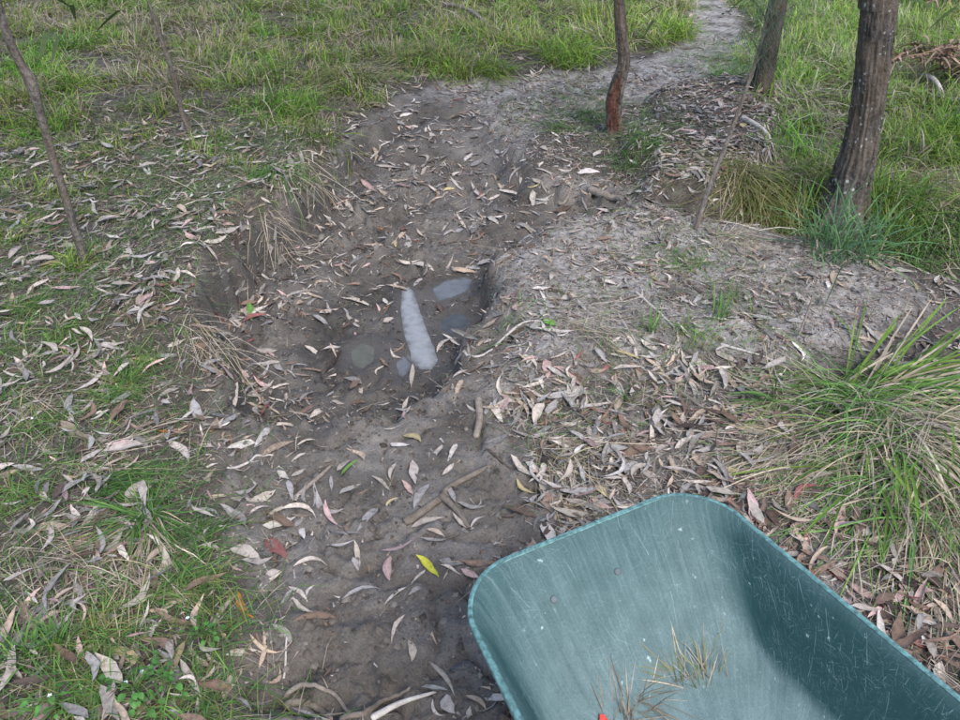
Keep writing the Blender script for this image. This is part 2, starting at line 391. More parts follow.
    nd = noise(t, 55, 3, .5, uv); nd2 = noise(t, 6, 2, .5, uv)
    spots = math_(t, 'MULTIPLY', ramp(t, nd.outputs[0], [(.66, (0, 0, 0)), (.71, (1, 1, 1))]).outputs[0], ramp(t, nd2.outputs[0], [(.5, (0, 0, 0)), (.62, (1, 1, 1))]).outputs[0])
    c = mix(t, math_(t, 'MULTIPLY', spots, .6), c, (.5, .62, .62))
    t.links.new(c, p.inputs['Base Color'])
    t.links.new(math_(t, 'MULTIPLY_ADD', d, .4, .58), p.inputs['Roughness']); p.inputs['Specular IOR Level'].default_value = .28
    bump(t, p, math_(t, 'ADD', nf.outputs[0], math_(t, 'MULTIPLY', sc, .6)), .12, .002)
    return m
M_GROUND = mat_ground()
M_LITTER = mat_attr('leaf litter', .65, 0, 110, .4)
M_GRASS = mat_attr('grass', .55, .28, 40, .25)
M_STRAW = mat_attr('straw', .7, .1, 60, .3)
M_LEAF = mat_leafobj()
M_STICK = mat_wood('weathered stick', (.13, .105, .085), (.30, .26, .22), 45)
M_DSTICK = mat_wood('dark twig', (.045, .035, .030), (.13, .105, .09), 60)
M_PSTICK = mat_wood('bleached wood', (.30, .27, .24), (.55, .52, .49), 60)
M_MUDSTICK = mat_wood('muddy root', (.10, .08, .065), (.20, .17, .14), 40)

# ------------------------------------------------------------------ ground: one sheet
def build_ground():
    ys = np.concatenate([[-60, -30, -15, -8, -4, -2, -1, -.4, 0, .2], .35*np.exp(np.linspace(0, math.log(13/.35), 500)), [14, 15.5, 18, 22, 30, 45, 80]])
    u = np.concatenate([[-40, -18, -8, -4, -2.4, -1.7, -1.3], np.linspace(-1.12, 1.12, 470), [1.3, 1.7, 2.4, 4, 8, 18, 40]])
    wd = 1.1+.68*np.clip(ys, 0, 13)
    X = wd[:, None]*u[None]; Y = ys[:, None]*np.ones_like(u)[None]
    x, y = X.ravel(), Y.ravel(); m = masks(x, y); z = height(x, y, m)
    far = ss(14, 40, np.hypot(x, y)); z = z*(1-far)
    global GRID; GRID = (ys, u, z.reshape(len(ys), len(u)))
    cols = np.zeros((len(x), 3))
    bank = ss(-.03, .0, m['basin_sd'])*ss(.22, .08, m['basin_sd'])*ss(.1, -.5, x)  # band along the left bank scarp, darkened through the wet channel
    cols[:, 0] = m['mud']*(1-.6*m['plat'])
    wn = ss(-.25, .25, fbm(x, y, .25, 71, 3))
    pud = np.max([ss(-.09, .0, sdf(pg, x, y)) for pg, k in PUDW], axis=0)
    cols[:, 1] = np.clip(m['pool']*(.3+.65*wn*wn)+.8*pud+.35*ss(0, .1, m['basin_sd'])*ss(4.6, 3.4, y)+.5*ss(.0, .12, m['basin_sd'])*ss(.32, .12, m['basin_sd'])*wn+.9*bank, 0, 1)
    cols[:, 2] = np.clip(.85*m['hump']+.8*m['plat']*m['mud']+.8*ss(5.2, 6.0, y)*m['mud']+.25*m['litr']+.12*m['mud']*(1-m['pool'])*ss(-.1, .3, fbm(x, y, .5, 81, 3)), 0, 1)*(1-cols[:, 1])
    nr, nc = len(ys), len(u); i = np.arange(nr-1)[:, None]*nc; j = np.arange(nc-1)[None]
    F = np.stack([i+j, i+j+1, i+nc+j+1, i+nc+j], -1).reshape(-1, 4)
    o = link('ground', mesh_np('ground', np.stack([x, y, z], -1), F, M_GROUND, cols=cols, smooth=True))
    tag(o, 'muddy woodland ground with a worn hollow, grassy banks and a track', None, None, 'structure')
build_ground()
# from here on heights are read off the finished sheet
def height(x, y, m=None, fine=True):
    ys, u, Z = GRID; x = np.asarray(x, float); y = np.asarray(y, float)
    i = np.clip(np.searchsorted(ys, y)-1, 0, len(ys)-2); fy = np.clip((y-ys[i])/(ys[i+1]-ys[i]), 0, 1)
    q = x/(1.1+.68*np.clip(y, 0, 13)); j = np.clip(np.searchsorted(u, q)-1, 0, len(u)-2); fx = np.clip((q-u[j])/(u[j+1]-u[j]), 0, 1)
    return (Z[i, j]*(1-fx)+Z[i, j+1]*fx)*(1-fy)+(Z[i+1, j]*(1-fx)+Z[i+1, j+1]*fx)*fy

# puddles
WM = {'milk': mat_water('milky water', (.29, .30, .31), .10), 'blue': mat_water('painted-sky puddle water', (.15, .158, .168), .05),  # bluish base colour paints the reflected sky into the water
      'green': mat_water('murky green water', (.12, .12, .095), .05), 'dark': mat_water('dark puddle water', (.075, .08, .085), .03)}
PL = {'milk': 'long narrow puddle of milky pale grey water in a rut', 'green': 'murky olive puddle left of the milky puddle', 'dark': 'dark shallow puddle under the edge of the raised soil'}
npb = 0; PUDK = 0
for pg, k in PUDW:
    zt = ZP-.0015*PUDK; PUDK += 1
    gx = np.arange(pg[:, 0].min()-.07, pg[:, 0].max()+.07, .008); gy = np.arange(pg[:, 1].min()-.07, pg[:, 1].max()+.07, .008)
    X_, Y_ = np.meshgrid(gx, gy); d = sdf(pg, X_, Y_)+fbm(X_, Y_, .06, 65, 3)*.014; cv = ss(-.030, .028, d).ravel()
    V = np.stack([X_.ravel(), Y_.ravel(), np.full(X_.size, zt)], -1); nx_ = len(gx)
    a = (np.arange(len(gy)-1)[:, None]*nx_+np.arange(nx_-1)[None]).ravel(); F = np.stack([a, a+1, a+nx_+1, a+nx_], -1); F = F[cv[F].max(1) > .001]
    us = np.unique(F); mp_ = np.full(len(V), -1); mp_[us] = np.arange(len(us)); V = V[us]; cv = cv[us]; F = mp_[F]
    o = link('puddle', mesh_np('puddle', V, F, WM[k], cols=np.repeat(cv[:, None], 3, 1)))
    if k == 'blue':
        npb += 1; lab = ['bluish sky-lit puddle at the head of the hollow', 'small bluish puddle at the lower end of the milky puddle'][npb-1]
    else: lab = PL[k]
    tag(o, lab, None, None, 'structure')

# ------------------------------------------------------------------ leaves
COL = {'pale': (.44, .385, .335), 'grey': (.30, .28, .265), 'tan': (.39, .305, .235), 'pink': (.47, .325, .30), 'red': (.25, .10, .09), 'orange': (.42, .17, .03),
       'yellow': (.48, .47, .05), 'brown': (.20, .135, .10), 'green': (.15, .30, .06), 'straw': (.43, .36, .19), 'white': (.53, .48, .435), 'dark': (.10, .072, .06)}
def leaf_template(curve, curl, fold, wave, wide=.16, twist=0.0, seed=0, seg=6):
    r = random.Random(seed); V = []; cc = []
    for i in range(seg+1):
        q = i/seg; x = q-.5; prof = (q**.62)*((1-q)**.95)*2.8 if 0 < i < seg else 0
        hw = max(wide*.5*prof*r.uniform(.86, 1.12), .004); yc = curve*(1-(2*x)**2)+.012*r.uniform(-1, 1)
        zc = curl*((2*x)**2-.33)+wave*math.sin(q*8+seed)+.008*r.uniform(-1, 1); a = twist*(q-.4)+r.uniform(-.12, .12); f = fold*r.uniform(.6, 1.3)
        for m_ in (-1, 0, 1):
            yy, zz = m_*hw, abs(m_)*hw*f*(1 if m_ > 0 else .8)
            V.append((x, yc+yy*math.cos(a)-zz*math.sin(a), zc+yy*math.sin(a)+zz*math.cos(a))); cc.append(1.12 if m_ == 0 else r.uniform(.8, 1.0))
    F = [(3*i+k, 3*i+k+3, 3*i+k+4, 3*i+k+1) for i in range(seg) for k in (0, 1)]
    return np.array(V), np.array(F), np.array(cc)
TP = [leaf_template(c, cu, fo, wv, wd, tw, k) for k, (c, cu, fo, wv, wd, tw) in enumerate([
    (.00, .06, .5, .015, .17, .4), (.07, .08, .8, .012, .15, -.8), (.14, .10, .6, .015, .14, .9), (.22, .12, .8, .02, .13, -.5), (.05, .02, .4, .03, .21, .3),
    (.10, .16, 1.2, .02, .13, 1.4), (.00, -.07, .6, .02, .19, -.6), (.09, -.05, -.5, .02, .16, .8), (.17, .05, .5, -.03, .12, -1.5), (.03, .20, 1.4, .01, .15, .7)])]
TP += [(V*np.array([1, -1, 1]), F[:, ::-1], c) for V, F, c in TP]
TP_CURVE = np.array([0, .07, .14, .22, .05, .10, 0, .09, .17, .03]); TP_CURVE = np.concatenate([TP_CURVE, -TP_CURVE])
TMESH = []
for i, (V, F, c) in enumerate(TP):
    TMESH.append(mesh_np('gum_leaf_shape', V, F, M_LEAF, cols=np.repeat(c[:, None], 3, 1), smooth=True))

# --- the leaves that can be told apart: end, end (pixels), width (pixels), bow, colour
HAND = [
 (407,590,385,608,5,.15,'white'),(405,617,392,646,6,.18,'pale'),(409,641,412,663,8,-.05,'pale'),(429,662,454,696,7,-.1,'pale'),(421,688,448,691,6,0,'grey'),
 (446,696,455,715,15,.05,'grey'),(433,700,445,717,6,.2,'pale'),(466,697,486,712,8,-.12,'tan'),(468,720,470,708,6,0,'pale'),(390,559,390,584,9,.05,'pink'),
 (417,558,440,580,9,-.06,'yellow'),(439,562,464,566,11,0,'grey'),(440,569,461,579,5,-.1,'pale'),(461,571,480,580,8,0,'pink'),(426,572,411,587,5,.12,'pale'),
 (343,603,383,594,8,-.2,'grey'),(353,560,359,574,6,0,'grey'),(413,463,415,487,10,0,'pale'),(402,483,414,498,7,-.05,'pink'),(429,485,414,510,9,.05,'grey'),
 (443,448,434,464,7,.08,'pale'),(457,445,448,463,5,0,'white'),(454,467,442,479,6,0,'pale'),(396,466,391,483,6,.1,'pale'),(326,503,343,533,8,.1,'pink'),
 (326,549,355,544,7,.08,'white'),(354,546,360,573,7,-.05,'pale'),(382,556,421,539,9,.14,'pink'),(420,541,462,538,7,.15,'grey'),(411,530,444,520,6,-.1,'pale'),
 (427,530,445,538,5,-.05,'tan'),(453,518,487,539,6,.14,'pale'),(471,529,488,518,5,-.15,'pale'),(457,504,486,508,7,.1,'grey'),(448,488,456,506,6,0,'grey'),
 (371,479,391,494,7,-.1,'pale'),(399,499,388,512,6,.18,'straw'),(378,509,357,534,9,0,'grey'),(403,437,421,444,9,-.1,'straw'),(390,446,410,447,5,.05,'white'),
 (339,495,361,485,6,0,'grey'),(383,431,404,425,4,.15,'pale'),(341,478,360,462,5,-.1,'green'),(337,472,350,461,7,0,'pale'),(231,500,256,509,8,-.05,'pale'),
 (251,502,276,491,9,.06,'pale'),(235,494,261,484,9,.1,'grey'),(288,481,293,502,6,0,'grey'),(278,472,289,481,8,0,'white'),(292,479,306,471,7,0,'pale'),
 (268,519,292,509,6,-.1,'pale'),(263,527,296,518,9,.08,'white'),(295,528,305,519,6,0,'grey'),(301,529,305,540,6,0,'white'),(266,541,288,560,13,0,'red'),
 (230,550,261,561,11,-.05,'pale'),(243,566,274,563,11,.08,'pale'),(294,571,328,570,9,-.16,'pale'),(297,448,318,443,5,-.2,'pale'),(211,434,218,419,9,0,'tan'),
 (158,433,179,432,5,.05,'orange'),(197,443,215,449,7,0,'pale'),(169,443,190,465,10,-.1,'pale'),(212,488,219,472,8,-.15,'tan'),(331,478,332,494,4,0,'grey'),
 (237,592,255,619,9,.1,'orange'),(251,637,285,655,7,.18,'tan'),(289,589,308,605,6,-.1,'pale'),(293,600,314,614,6,.08,'pale'),(307,598,316,587,4,-.15,'white'),
 (226,656,258,651,7,0,'pale'),(188,648,216,668,8,.1,'tan'),(167,678,186,643,14,-.03,'straw'),(265,684,279,666,7,.22,'tan'),(243,670,222,703,9,.04,'pale'),
 (192,680,221,694,12,0,'pale'),(257,599,283,573,8,-.1,'pale'),(266,576,281,572,8,0,'pale'),(286,706,321,716,12,.05,'grey'),(108,648,148,672,10,-.06,'straw'),
 (137,581,165,588,13,.03,'tan'),(9,580,34,575,9,0,'tan'),(-4,480,20,471,9,0,'tan'),(28,533,72,528,9,-.04,'tan'),(62,423,85,443,11,0,'tan'),
 (103,454,139,437,9,-.08,'white'),(131,361,163,368,9,-.1,'straw'),(553,369,583,389,9,-.1,'pink'),(559,424,582,421,7,.12,'white'),(588,427,603,453,8,.06,'white'),
 (600,421,632,444,9,-.08,'red'),(511,462,536,484,8,.06,'pale'),(526,465,541,474,8,0,'white'),(517,480,536,495,6,.15,'straw'),(537,485,558,492,7,0,'straw'),
 (590,498,614,510,9,.05,'pink'),(595,487,608,500,7,0,'straw'),(606,492,624,488,7,.1,'pale'),(535,508,562,515,7,0,'grey'),(621,396,615,414,8,0,'tan'),
 (535,333,574,336,8,-.04,'white'),(539,293,543,314,5,-.25,'white'),(543,322,557,329,14,0,'green'),(517,357,536,375,7,-.2,'pale'),(546,360,548,380,9,0,'pink'),
 (641,361,638,382,9,0,'tan'),(642,338,661,346,10,0,'pale'),(663,270,683,266,7,0,'white'),(533,191,533,208,6,0,'white'),(577,175,600,174,6,-.05,'white'),
 (586,215,616,217,6,-.2,'pale'),(593,158,602,152,5,0,'white'),(499,192,521,202,5,-.25,'pale'),(352,153,366,163,5,0,'pale'),(373,145,374,164,5,-.1,'tan'),
 (420,170,442,159,6,-.15,'grey'),(428,187,435,200,5,-.25,'pale'),(376,167,403,170,5,-.05,'pale'),(454,225,470,209,6,-.22,'white'),(472,185,494,205,5,.15,'pale'),
 (471,168,483,160,8,0,'grey'),(376,199,390,201,4,0,'white'),(376,231,390,236,6,-.15,'orange'),(407,219,425,217,5,-.2,'pale'),(417,230,430,240,4,.12,'pale'),
 (487,217,499,225,6,0,'white'),(361,182,376,194,6,0,'pink'),(341,298,372,307,6,-.06,'pale'),(323,352,342,349,7,-.12,'white'),(383,323,394,319,7,0,'pale'),
 (451,270,477,273,5,0,'tan'),(437,355,459,340,7,-.22,'pale'),(453,346,483,360,5,0,'pale'),(483,330,497,320,7,0,'tan'),(413,367,411,391,5,0,'pale'),
 (319,315,338,311,6,-.05,'pale'),(212,341,234,334,7,-.08,'pale'),(257,351,278,351,8,.05,'pale'),(250,391,270,365,6,.08,'grey'),(250,307,252,326,8,0,'green'),
 (910,560,924,585,11,.06,'tan'),(899,609,936,607,13,0,'red'),(940,603,956,579,7,.22,'pink'),(826,568,850,583,9,0,'tan'),(765,498,800,492,14,0,'red'),
 (700,486,720,478,9,.1,'tan'),(735,512,758,505,8,0,'straw'),(870,590,905,604,9,.1,'grey'),(930,640,955,655,8,-.1,'tan'),(880,640,905,632,9,0,'pink'),
 (860,560,885,572,7,.1,'tan'),(915,625,950,640,8,0,'grey'),(640,470,662,480,8,.1,'tan'),(560,300,585,296,7,0,'pale'),(690,360,712,372,9,0,'pale'),
 (715,352,740,364,8,.05,'pale'),(655,455,672,440,7,0,'pale'),(680,500,696,482,8,-.1,'grey'),(560,455,590,470,7,.1,'pale'),(545,440,575,446,6,-.08,'pale'),
 (700,440,722,430,10,0,'tan'),(668,412,690,402,9,.1,'brown'),(740,460,765,470,8,0,'brown'),(60,245,88,252,7,0,'pale'),(215,235,240,228,7,0,'pale'),
 (205,245,228,237,6,.1,'white'),(120,205,142,200,6,0,'pale'),(60,150,80,158,6,0,'pale'),(245,165,262,150,6,0,'tan'),(20,215,27,226,9,0,'white'),
 (168,350,186,342,6,0,'pale'),(60,430,70,425,9,0,'tan'),(20,410,45,402,6,0,'grey'),(100,345,124,352,6,0,'pale'),(230,320,250,330,5,0,'pale')]
WORD = {'pale': 'pale beige', 'grey': 'grey', 'tan': 'tan', 'pink': 'pinkish', 'red': 'dull red', 'orange': 'orange', 'yellow': 'yellow-green', 'brown': 'brown',
        'green': 'fresh green', 'straw': 'straw-yellow', 'white': 'whitish', 'dark': 'dark brown'}
LANDMARK = [((440,500), 'beside the crossed sticks'), ((430,695), 'beside the bleached bark strip near the bottom edge'), ((400,600), 'on bare mud left of the wheelbarrow'),
            ((465,570), 'just off the wheelbarrow front corner'), ((300,690), 'by the muddy root at the bottom edge'), ((300,490), 'beside the straight thin stick on the track'),
            ((270,560), 'on the left edge of the mud track'), ((210,640), 'in the grass at the left track edge'), ((150,510), 'beside the big green tuft on the left'), ((30,560), 'on the thatch at the left edge'),
            ((60,440), 'on flattened grass at the left'), ((150,370), 'on the left bank below the hole'), ((215,320), 'on the crumbling edge of the left bank'), ((80,240), 'at the foot of the left sapling'),
            ((260,150), 'on the grassy bank above the hollow'), ((370,165), 'at the upper left of the hollow'), ((440,200), 'in the middle of the upper hollow'), ((340,330), 'in the wet left side of the hollow'),
            ((400,370), 'at the lower end of the milky puddle'), ((455,345), 'on the brown clods right of the milky puddle'), ((395,435), 'on the smooth mud below the puddles'), ((520,200), 'under the small scarp behind the hollow'),
            ((600,180), 'beside the bark strip on the scarp'), ((560,330), 'on the pale dry soil of the hump'), ((660,340), 'on the hump below the reddish-footed tree'), ((560,400), 'where the hump slopes to the track'),
            ((600,440), 'in the thick litter above the wheelbarrow'), ((530,490), 'at the track edge above the wheelbarrow'), ((690,470), 'right above the wheelbarrow front rim'), ((760,500), 'between the wheelbarrow and the big tussock'),
            ((860,580), 'in the litter along the wheelbarrow right rim'), ((920,610), 'in the deep litter at the right edge'), ((330,540), 'in the middle of the mud track'), ((720,150), 'on the litter mound between the trees'),
            ((900,520), 'under the big straw-coloured tussock')]
def near_label(px, py):
    return min(LANDMARK, key=lambda q: (q[0][0]-px)**2+((q[0][1]-py)*1.2)**2)[1]
used = {}
LEAVES = []          # (px,py) of the ones set out singly
NLEAF = 0
def size_word(L): return 'long ' if L > .13 else ('small ' if L < .075 else '')
def leaf_obj(mesh, M, colname, colv, L, wr, px, py, bow):
    global NLEAF
    o = link('fallen_leaf', mesh); o.matrix_world = M
    v = random.uniform(.72, 1.06); o.color = (colv[0]*v, colv[1]*v, colv[2]*v*random.uniform(.94, 1.05), 1)
    shape = 'strongly curved ' if abs(bow) > .13 else ('broad ' if wr > .34 else ('narrow ' if wr < .16 else ''))
    lab = f"{size_word(L)}{shape}{WORD[colname]} fallen leaf {near_label(px, py)}"
    tag(o, lab, 'leaf', 'fallen gum leaves set apart in the litter'); used.setdefault(lab, []).append(o)
    NLEAF += 1; LEAVES.append((px, py)); return o
def place_leaf(x1, y1, x2, y2, wpx, bow, cn):
    a = ground(x1, y1); b = ground(x2, y2); mid = (a+b)/2
    hm = float(height(np.array([mid.x]), np.array([mid.y]))[0]); L = (b-a).length
    if L < .02: return
    X = (b-a).normalized(); n = Vector(normal(np.array([mid.x]), np.array([mid.y]))[0])
    Y = n.cross(X).normalized(); Z = X.cross(Y)
    tilt = random.uniform(-.25, .25); Y, Z = Y*math.cos(tilt)+Z*math.sin(tilt), Z*math.cos(tilt)-Y*math.sin(tilt)
    _, _, dep = project(mid.x, mid.y, mid.z); wm = max(wpx*dep/FPX*.85, .006)
    k = int(np.argmin(np.abs(TP_CURVE+bow*0.9)+rng.random(20)*.05))
    base_w = TP[k][0][:, 1].max()-TP[k][0][:, 1].min()
    sy = min(wm/L/.15, 3.2)
    zz = max(mid.z, hm)+.006
    M = Matrix(((X.x*L, Y.x*L*sy, Z.x*L*.6, mid.x), (X.y*L, Y.y*L*sy, Z.y*L*.6, mid.y), (X.z*L, Y.z*L*sy, Z.z*L*.6, zz), (0, 0, 0, 1)))
    leaf_obj(TMESH[k], M, cn, COL[cn], L, wm/L, (x1+x2)/2, (y1+y2)/2, bow)
for h in HAND: place_leaf(*h)

# --- scattered litter
def barrow_hides(px, py):
    return (py > 494) & (px > 467+np.clip(600-py, 0, 200)*1.0-np.clip(540-py, 0, 60)*-.2) & (px < 700+(py-500)*1.25) & (py > 495+np.clip(690-px, 0, 300)*.34)
def sample(n, dens, box=(-5.5, 6.0, .45, 12.5), lo=-420, hi=1320):
    """n candidates per m2 thinned by dens(x,y) in 0..1"""
    A = (box[1]-box[0])*(box[3]-box[2]); k = int(A*n)
    x = rng.uniform(box[0], box[1], k); y = rng.uniform(box[2], box[3], k)
    px, py, f = project(x, y, 0*x)
    keep = (px > lo) & (px < hi) & (py > -75) & (py < 1250)
    x, y, px, py = x[keep], y[keep], px[keep], py[keep]
    m = masks(x, y); d = dens(x, y, m, px, py)
    s = rng.random(len(x)) < d
    return x[s], y[s], px[s], py[s], {q: v[s] for q, v in m.items()}
BARE = poly([(300,430),(400,418),(490,410),(520,460),(540,500),(500,540),(470,600),(500,720),(330,720),(280,640),(300,560),(310,500)])
SIDE = poly([(205,320),(262,240),(318,185),(345,175),(330,250),(300,300),(320,350),(330,400),(240,420)])
def leaf_density(x, y, m, px, py):
    d = 330+0*x
    d = d*(1-m['left'])+680*m['left']
    d = d*(1-m['gtop'])+110*m['gtop']; d = d*(1-m['grt'])+90*m['grt']
    d = np.maximum(d, 1000*m['plat']); d = np.maximum(d, 850*m['hump']*(.6+.6*ss(-.2, .2, fbm(x, y, .4, 91, 2))))
    d = np.maximum(d, 1700*m['litr']); d = np.maximum(d, 1900*m['mound'])
    d = np.where(sdf(SIDE, x, y) > -.05, np.maximum(d, 750), d)
    d = d*(1-.93*ss(-.03, .08, sdf(BARE, x, y)))
    for pg, k in PUDW: d = d*(sdf(pg, x, y) < -.015)
    d = d*(1-.6*ss(-.02, .15, sdf(POOL, x, y)))*(1-.6*ss(5.6, 6.4, y)*m['mud'])
    cl = fbm(x, y, .3, 95, 3); d = d*(.35+1.25*ss(-.25, .3, cl))
    return d/2000
x, y, px, py, m = sample(2000, leaf_density)
n = len(x)
L = rng.lognormal(math.log(.066), .42, n).clip(.02, .118)
L = L*(1-.15*m['mound']-.3*m['hump']*(1-m['litr'])-.25*m['plat'])
pal = np.array([COL['pale'], COL['pale'], COL['grey'], COL['grey'], COL['tan'], COL['white'], COL['brown'], COL['brown'], COL['pink'], COL['dark'], COL['straw'], COL['red']])
pnm = ['pale', 'pale', 'grey', 'grey', 'tan', 'white', 'brown', 'brown', 'pink', 'dark', 'straw', 'red']
pr = np.array([.18, .12, .15, .10, .12, .09, .08, .06, .05, .05, .006, .008]); ci = rng.choice(len(pal), n, p=pr/pr.sum())
redz = (px > 720) & (py > 420) & (rng.random(n) < .6); ci[redz] = rng.choice([4, 6, 6, 7, 8, 9, 9, 11], redz.sum())
yaw = rng.uniform(0, 2*math.pi, n)
zh = height(x, y); nn = normal(x, y)
nn = nn+np.stack([rng.normal(0, .16, n), rng.normal(0, .16, n), 0*x], -1); nn /= np.linalg.norm(nn, axis=1, keepdims=True)
thick = .004+rng.random(n)**2*(.004+.018*m['litr']+.022*m['mound']+.026*m['left']+.008*m['hump'])
Xa = np.stack([np.cos(yaw), np.sin(yaw), 0*yaw], -1); Xa -= nn*(Xa*nn).sum(1, keepdims=True); Xa /= np.linalg.norm(Xa, axis=1, keepdims=True)
Ya = np.cross(nn, Xa); wr = rng.uniform(.7, 1.75, n); ti = rng.integers(0, len(TP), n)
pos = np.stack([x, y, zh+thick], -1)
# the largest in view are objects of their own, the rest one litter mass
vis = (px > 5) & (px < 955) & (py > 5) & (py < 715) & ~barrow_hides(px, py) & (m['gtop'] < .3)
order = np.argsort(-np.where(vis, L*(.6+.4*wr)/np.hypot(np.hypot(x, y), CAM_H)**1.0*(1+.3*thick/.02), 0))
single = order[:max(0, 300-NLEAF)]; is_single = np.zeros(n, bool); is_single[single] = True
for i in single:
    M = Matrix.Identity(4)
    for r_ in range(3):
        M[r_][0] = Xa[i, r_]*L[i]; M[r_][1] = Ya[i, r_]*L[i]*wr[i]; M[r_][2] = nn[i, r_]*L[i]*.7; M[r_][3] = pos[i, r_]+(0.004 if r_ == 2 else 0)
    leaf_obj(TMESH[ti[i]], M, pnm[ci[i]], tuple(pal[ci[i]]), L[i], wr[i]*.15, px[i], py[i], TP_CURVE[ti[i]])
ORD = ['first', 'second', 'third', 'fourth', 'fifth', 'sixth', 'seventh', 'eighth', 'ninth', 'tenth']
for lab, obs in used.items():
    k = len(obs)
    if k < 2: continue
    obs.sort(key=lambda q: project(*q.matrix_world.translation)[0])
    for i, q in enumerate(obs):
        q['label'] = lab+', '+(('left one', 'right one')[i] if k == 2 else ('leftmost' if i == 0 else ('rightmost' if i == k-1 else ORD[i]+' from left')))
for obs in used.values():
    for q in obs:
        if len(q['label'].split()) > 16: q['label'] = q['label'].replace(' fallen leaf', ' leaf').replace('strongly curved', 'curved')
def mass(name, idx, label, cat):
    Vs, Fs, Cs = [], [], []; off = 0
    for k in range(len(TP)):
        s = idx[ti[idx] == k]
        if not len(s): continue
        V, F, c = TP[k]
        W = pos[s][:, None]+L[s][:, None, None]*(V[None, :, :1]*Xa[s][:, None]+V[None, :, 1:2]*wr[s][:, None, None]*Ya[s][:, None]+V[None, :, 2:]*.7*nn[s][:, None])
        Vs.append(W.reshape(-1, 3)); Fs.append((F[None]+np.arange(len(s))[:, None, None]*len(V)+off).reshape(-1, 4)); off += len(s)*len(V)
        cc = pal[ci[s]]*rng.uniform(.42, 1.1, (len(s), 1)); Cs.append((cc[:, None]*c[None, :, None]).reshape(-1, 3))
    o = link(name, mesh_np(name, np.concatenate(Vs), np.concatenate(Fs), M_LITTER, cols=np.concatenate(Cs), smooth=True))
    tag(o, label, cat, None, 'stuff')
mass('leaf_litter', np.where(~is_single)[0], 'mass of small dry gum leaves strewn over the whole ground', 'leaf litter')

# ------------------------------------------------------------------ blades (grass, straw, needles), all in one pass
def blades(p0, d0, L, wd, droop, col, seg=4, clear=.004, tipcol=1.15, basecol=.75, ground_clamp=True, twist=None, side=None):
    n = len(p0); s = np.linspace(0, 1, seg+1)
    hd = d0.copy(); hd[:, 2] = 0; hn = np.linalg.norm(hd, axis=1, keepdims=True); hd = hd/np.maximum(hn, 1e-6)
    c = p0[:, None]+L[:, None, None]*(s[None, :, None]*d0[:, None])
    c = c+L[:, None, None]*(droop[:, None]*s[None]**2)[..., None]*(hd[:, None]*.45-np.array([0, 0, 1.])*.85)
    if ground_clamp:
        g = height(c[..., 0].ravel(), c[..., 1].ravel(), fine=False).reshape(c.shape[:2])+.006
        c[..., 2] = np.where(s[None] > 0, np.maximum(c[..., 2], g+clear*(1+rng.random((n, 1))*2)), c[..., 2])
    if side is None: side = np.stack([-hd[:, 1], hd[:, 0], 0*hd[:, 0]], -1)+rng.normal(0, .35, (n, 3))
    side /= np.linalg.norm(side, axis=1, keepdims=True)
    w_ = wd[:, None]*np.array([.8]+[1]*(seg-2)+[.7, .06])[None] if seg >= 3 else wd[:, None]*np.linspace(1, .1, seg+1)[None]
    V = np.stack([c-side[:, None]*w_[..., None]*.5, c+side[:, None]*w_[..., None]*.5], 2).reshape(-1, 3)
    a = (np.arange(n)[:, None]*(seg+1)+np.arange(seg)[None])*2
    F = np.stack([a, a+1, a+3, a+2], -1).reshape(-1, 4)
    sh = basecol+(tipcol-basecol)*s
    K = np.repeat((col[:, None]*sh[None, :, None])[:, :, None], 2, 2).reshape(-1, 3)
    return V, F, K
def dirs(n, lean, yaw=None, spread=math.pi):
    a = rng.uniform(-spread, spread, n)+(0 if yaw is None else yaw); l = np.abs(rng.normal(lean, lean*.5, n)).clip(0, 1.5)
    return np.stack([np.cos(a)*np.sin(l), np.sin(a)*np.sin(l), np.cos(l)], -1)
GREEN = np.array([(.105, .215, .025), (.15, .26, .032), (.19, .285, .04), (.085, .175, .025), (.22, .27, .055)])
OLIVE = np.array([(.15, .175, .05), (.20, .205, .07), (.26, .235, .11), (.13, .17, .045)])
STRAW = np.array([(.40, .34, .25), (.50, .44, .35), (.32, .27, .21), (.36, .30, .19), (.26, .22, .18)])
LUSH = np.array([(.080, .185, .040), (.105, .225, .050), (.14, .25, .055), (.065, .145, .045)])
def pick(pal_, n, v=.2): return pal_[rng.integers(0, len(pal_), n)]*rng.uniform(1-v, 1+v, (n, 1))
def mergeb(parts):
    Vs, Fs, Ks = [], [], []; off = 0
    for V, F, K in parts: Vs.append(V); Fs.append(F+off); Ks.append(K); off += len(V)
    return np.concatenate(Vs), np.concatenate(Fs), np.concatenate(Ks)

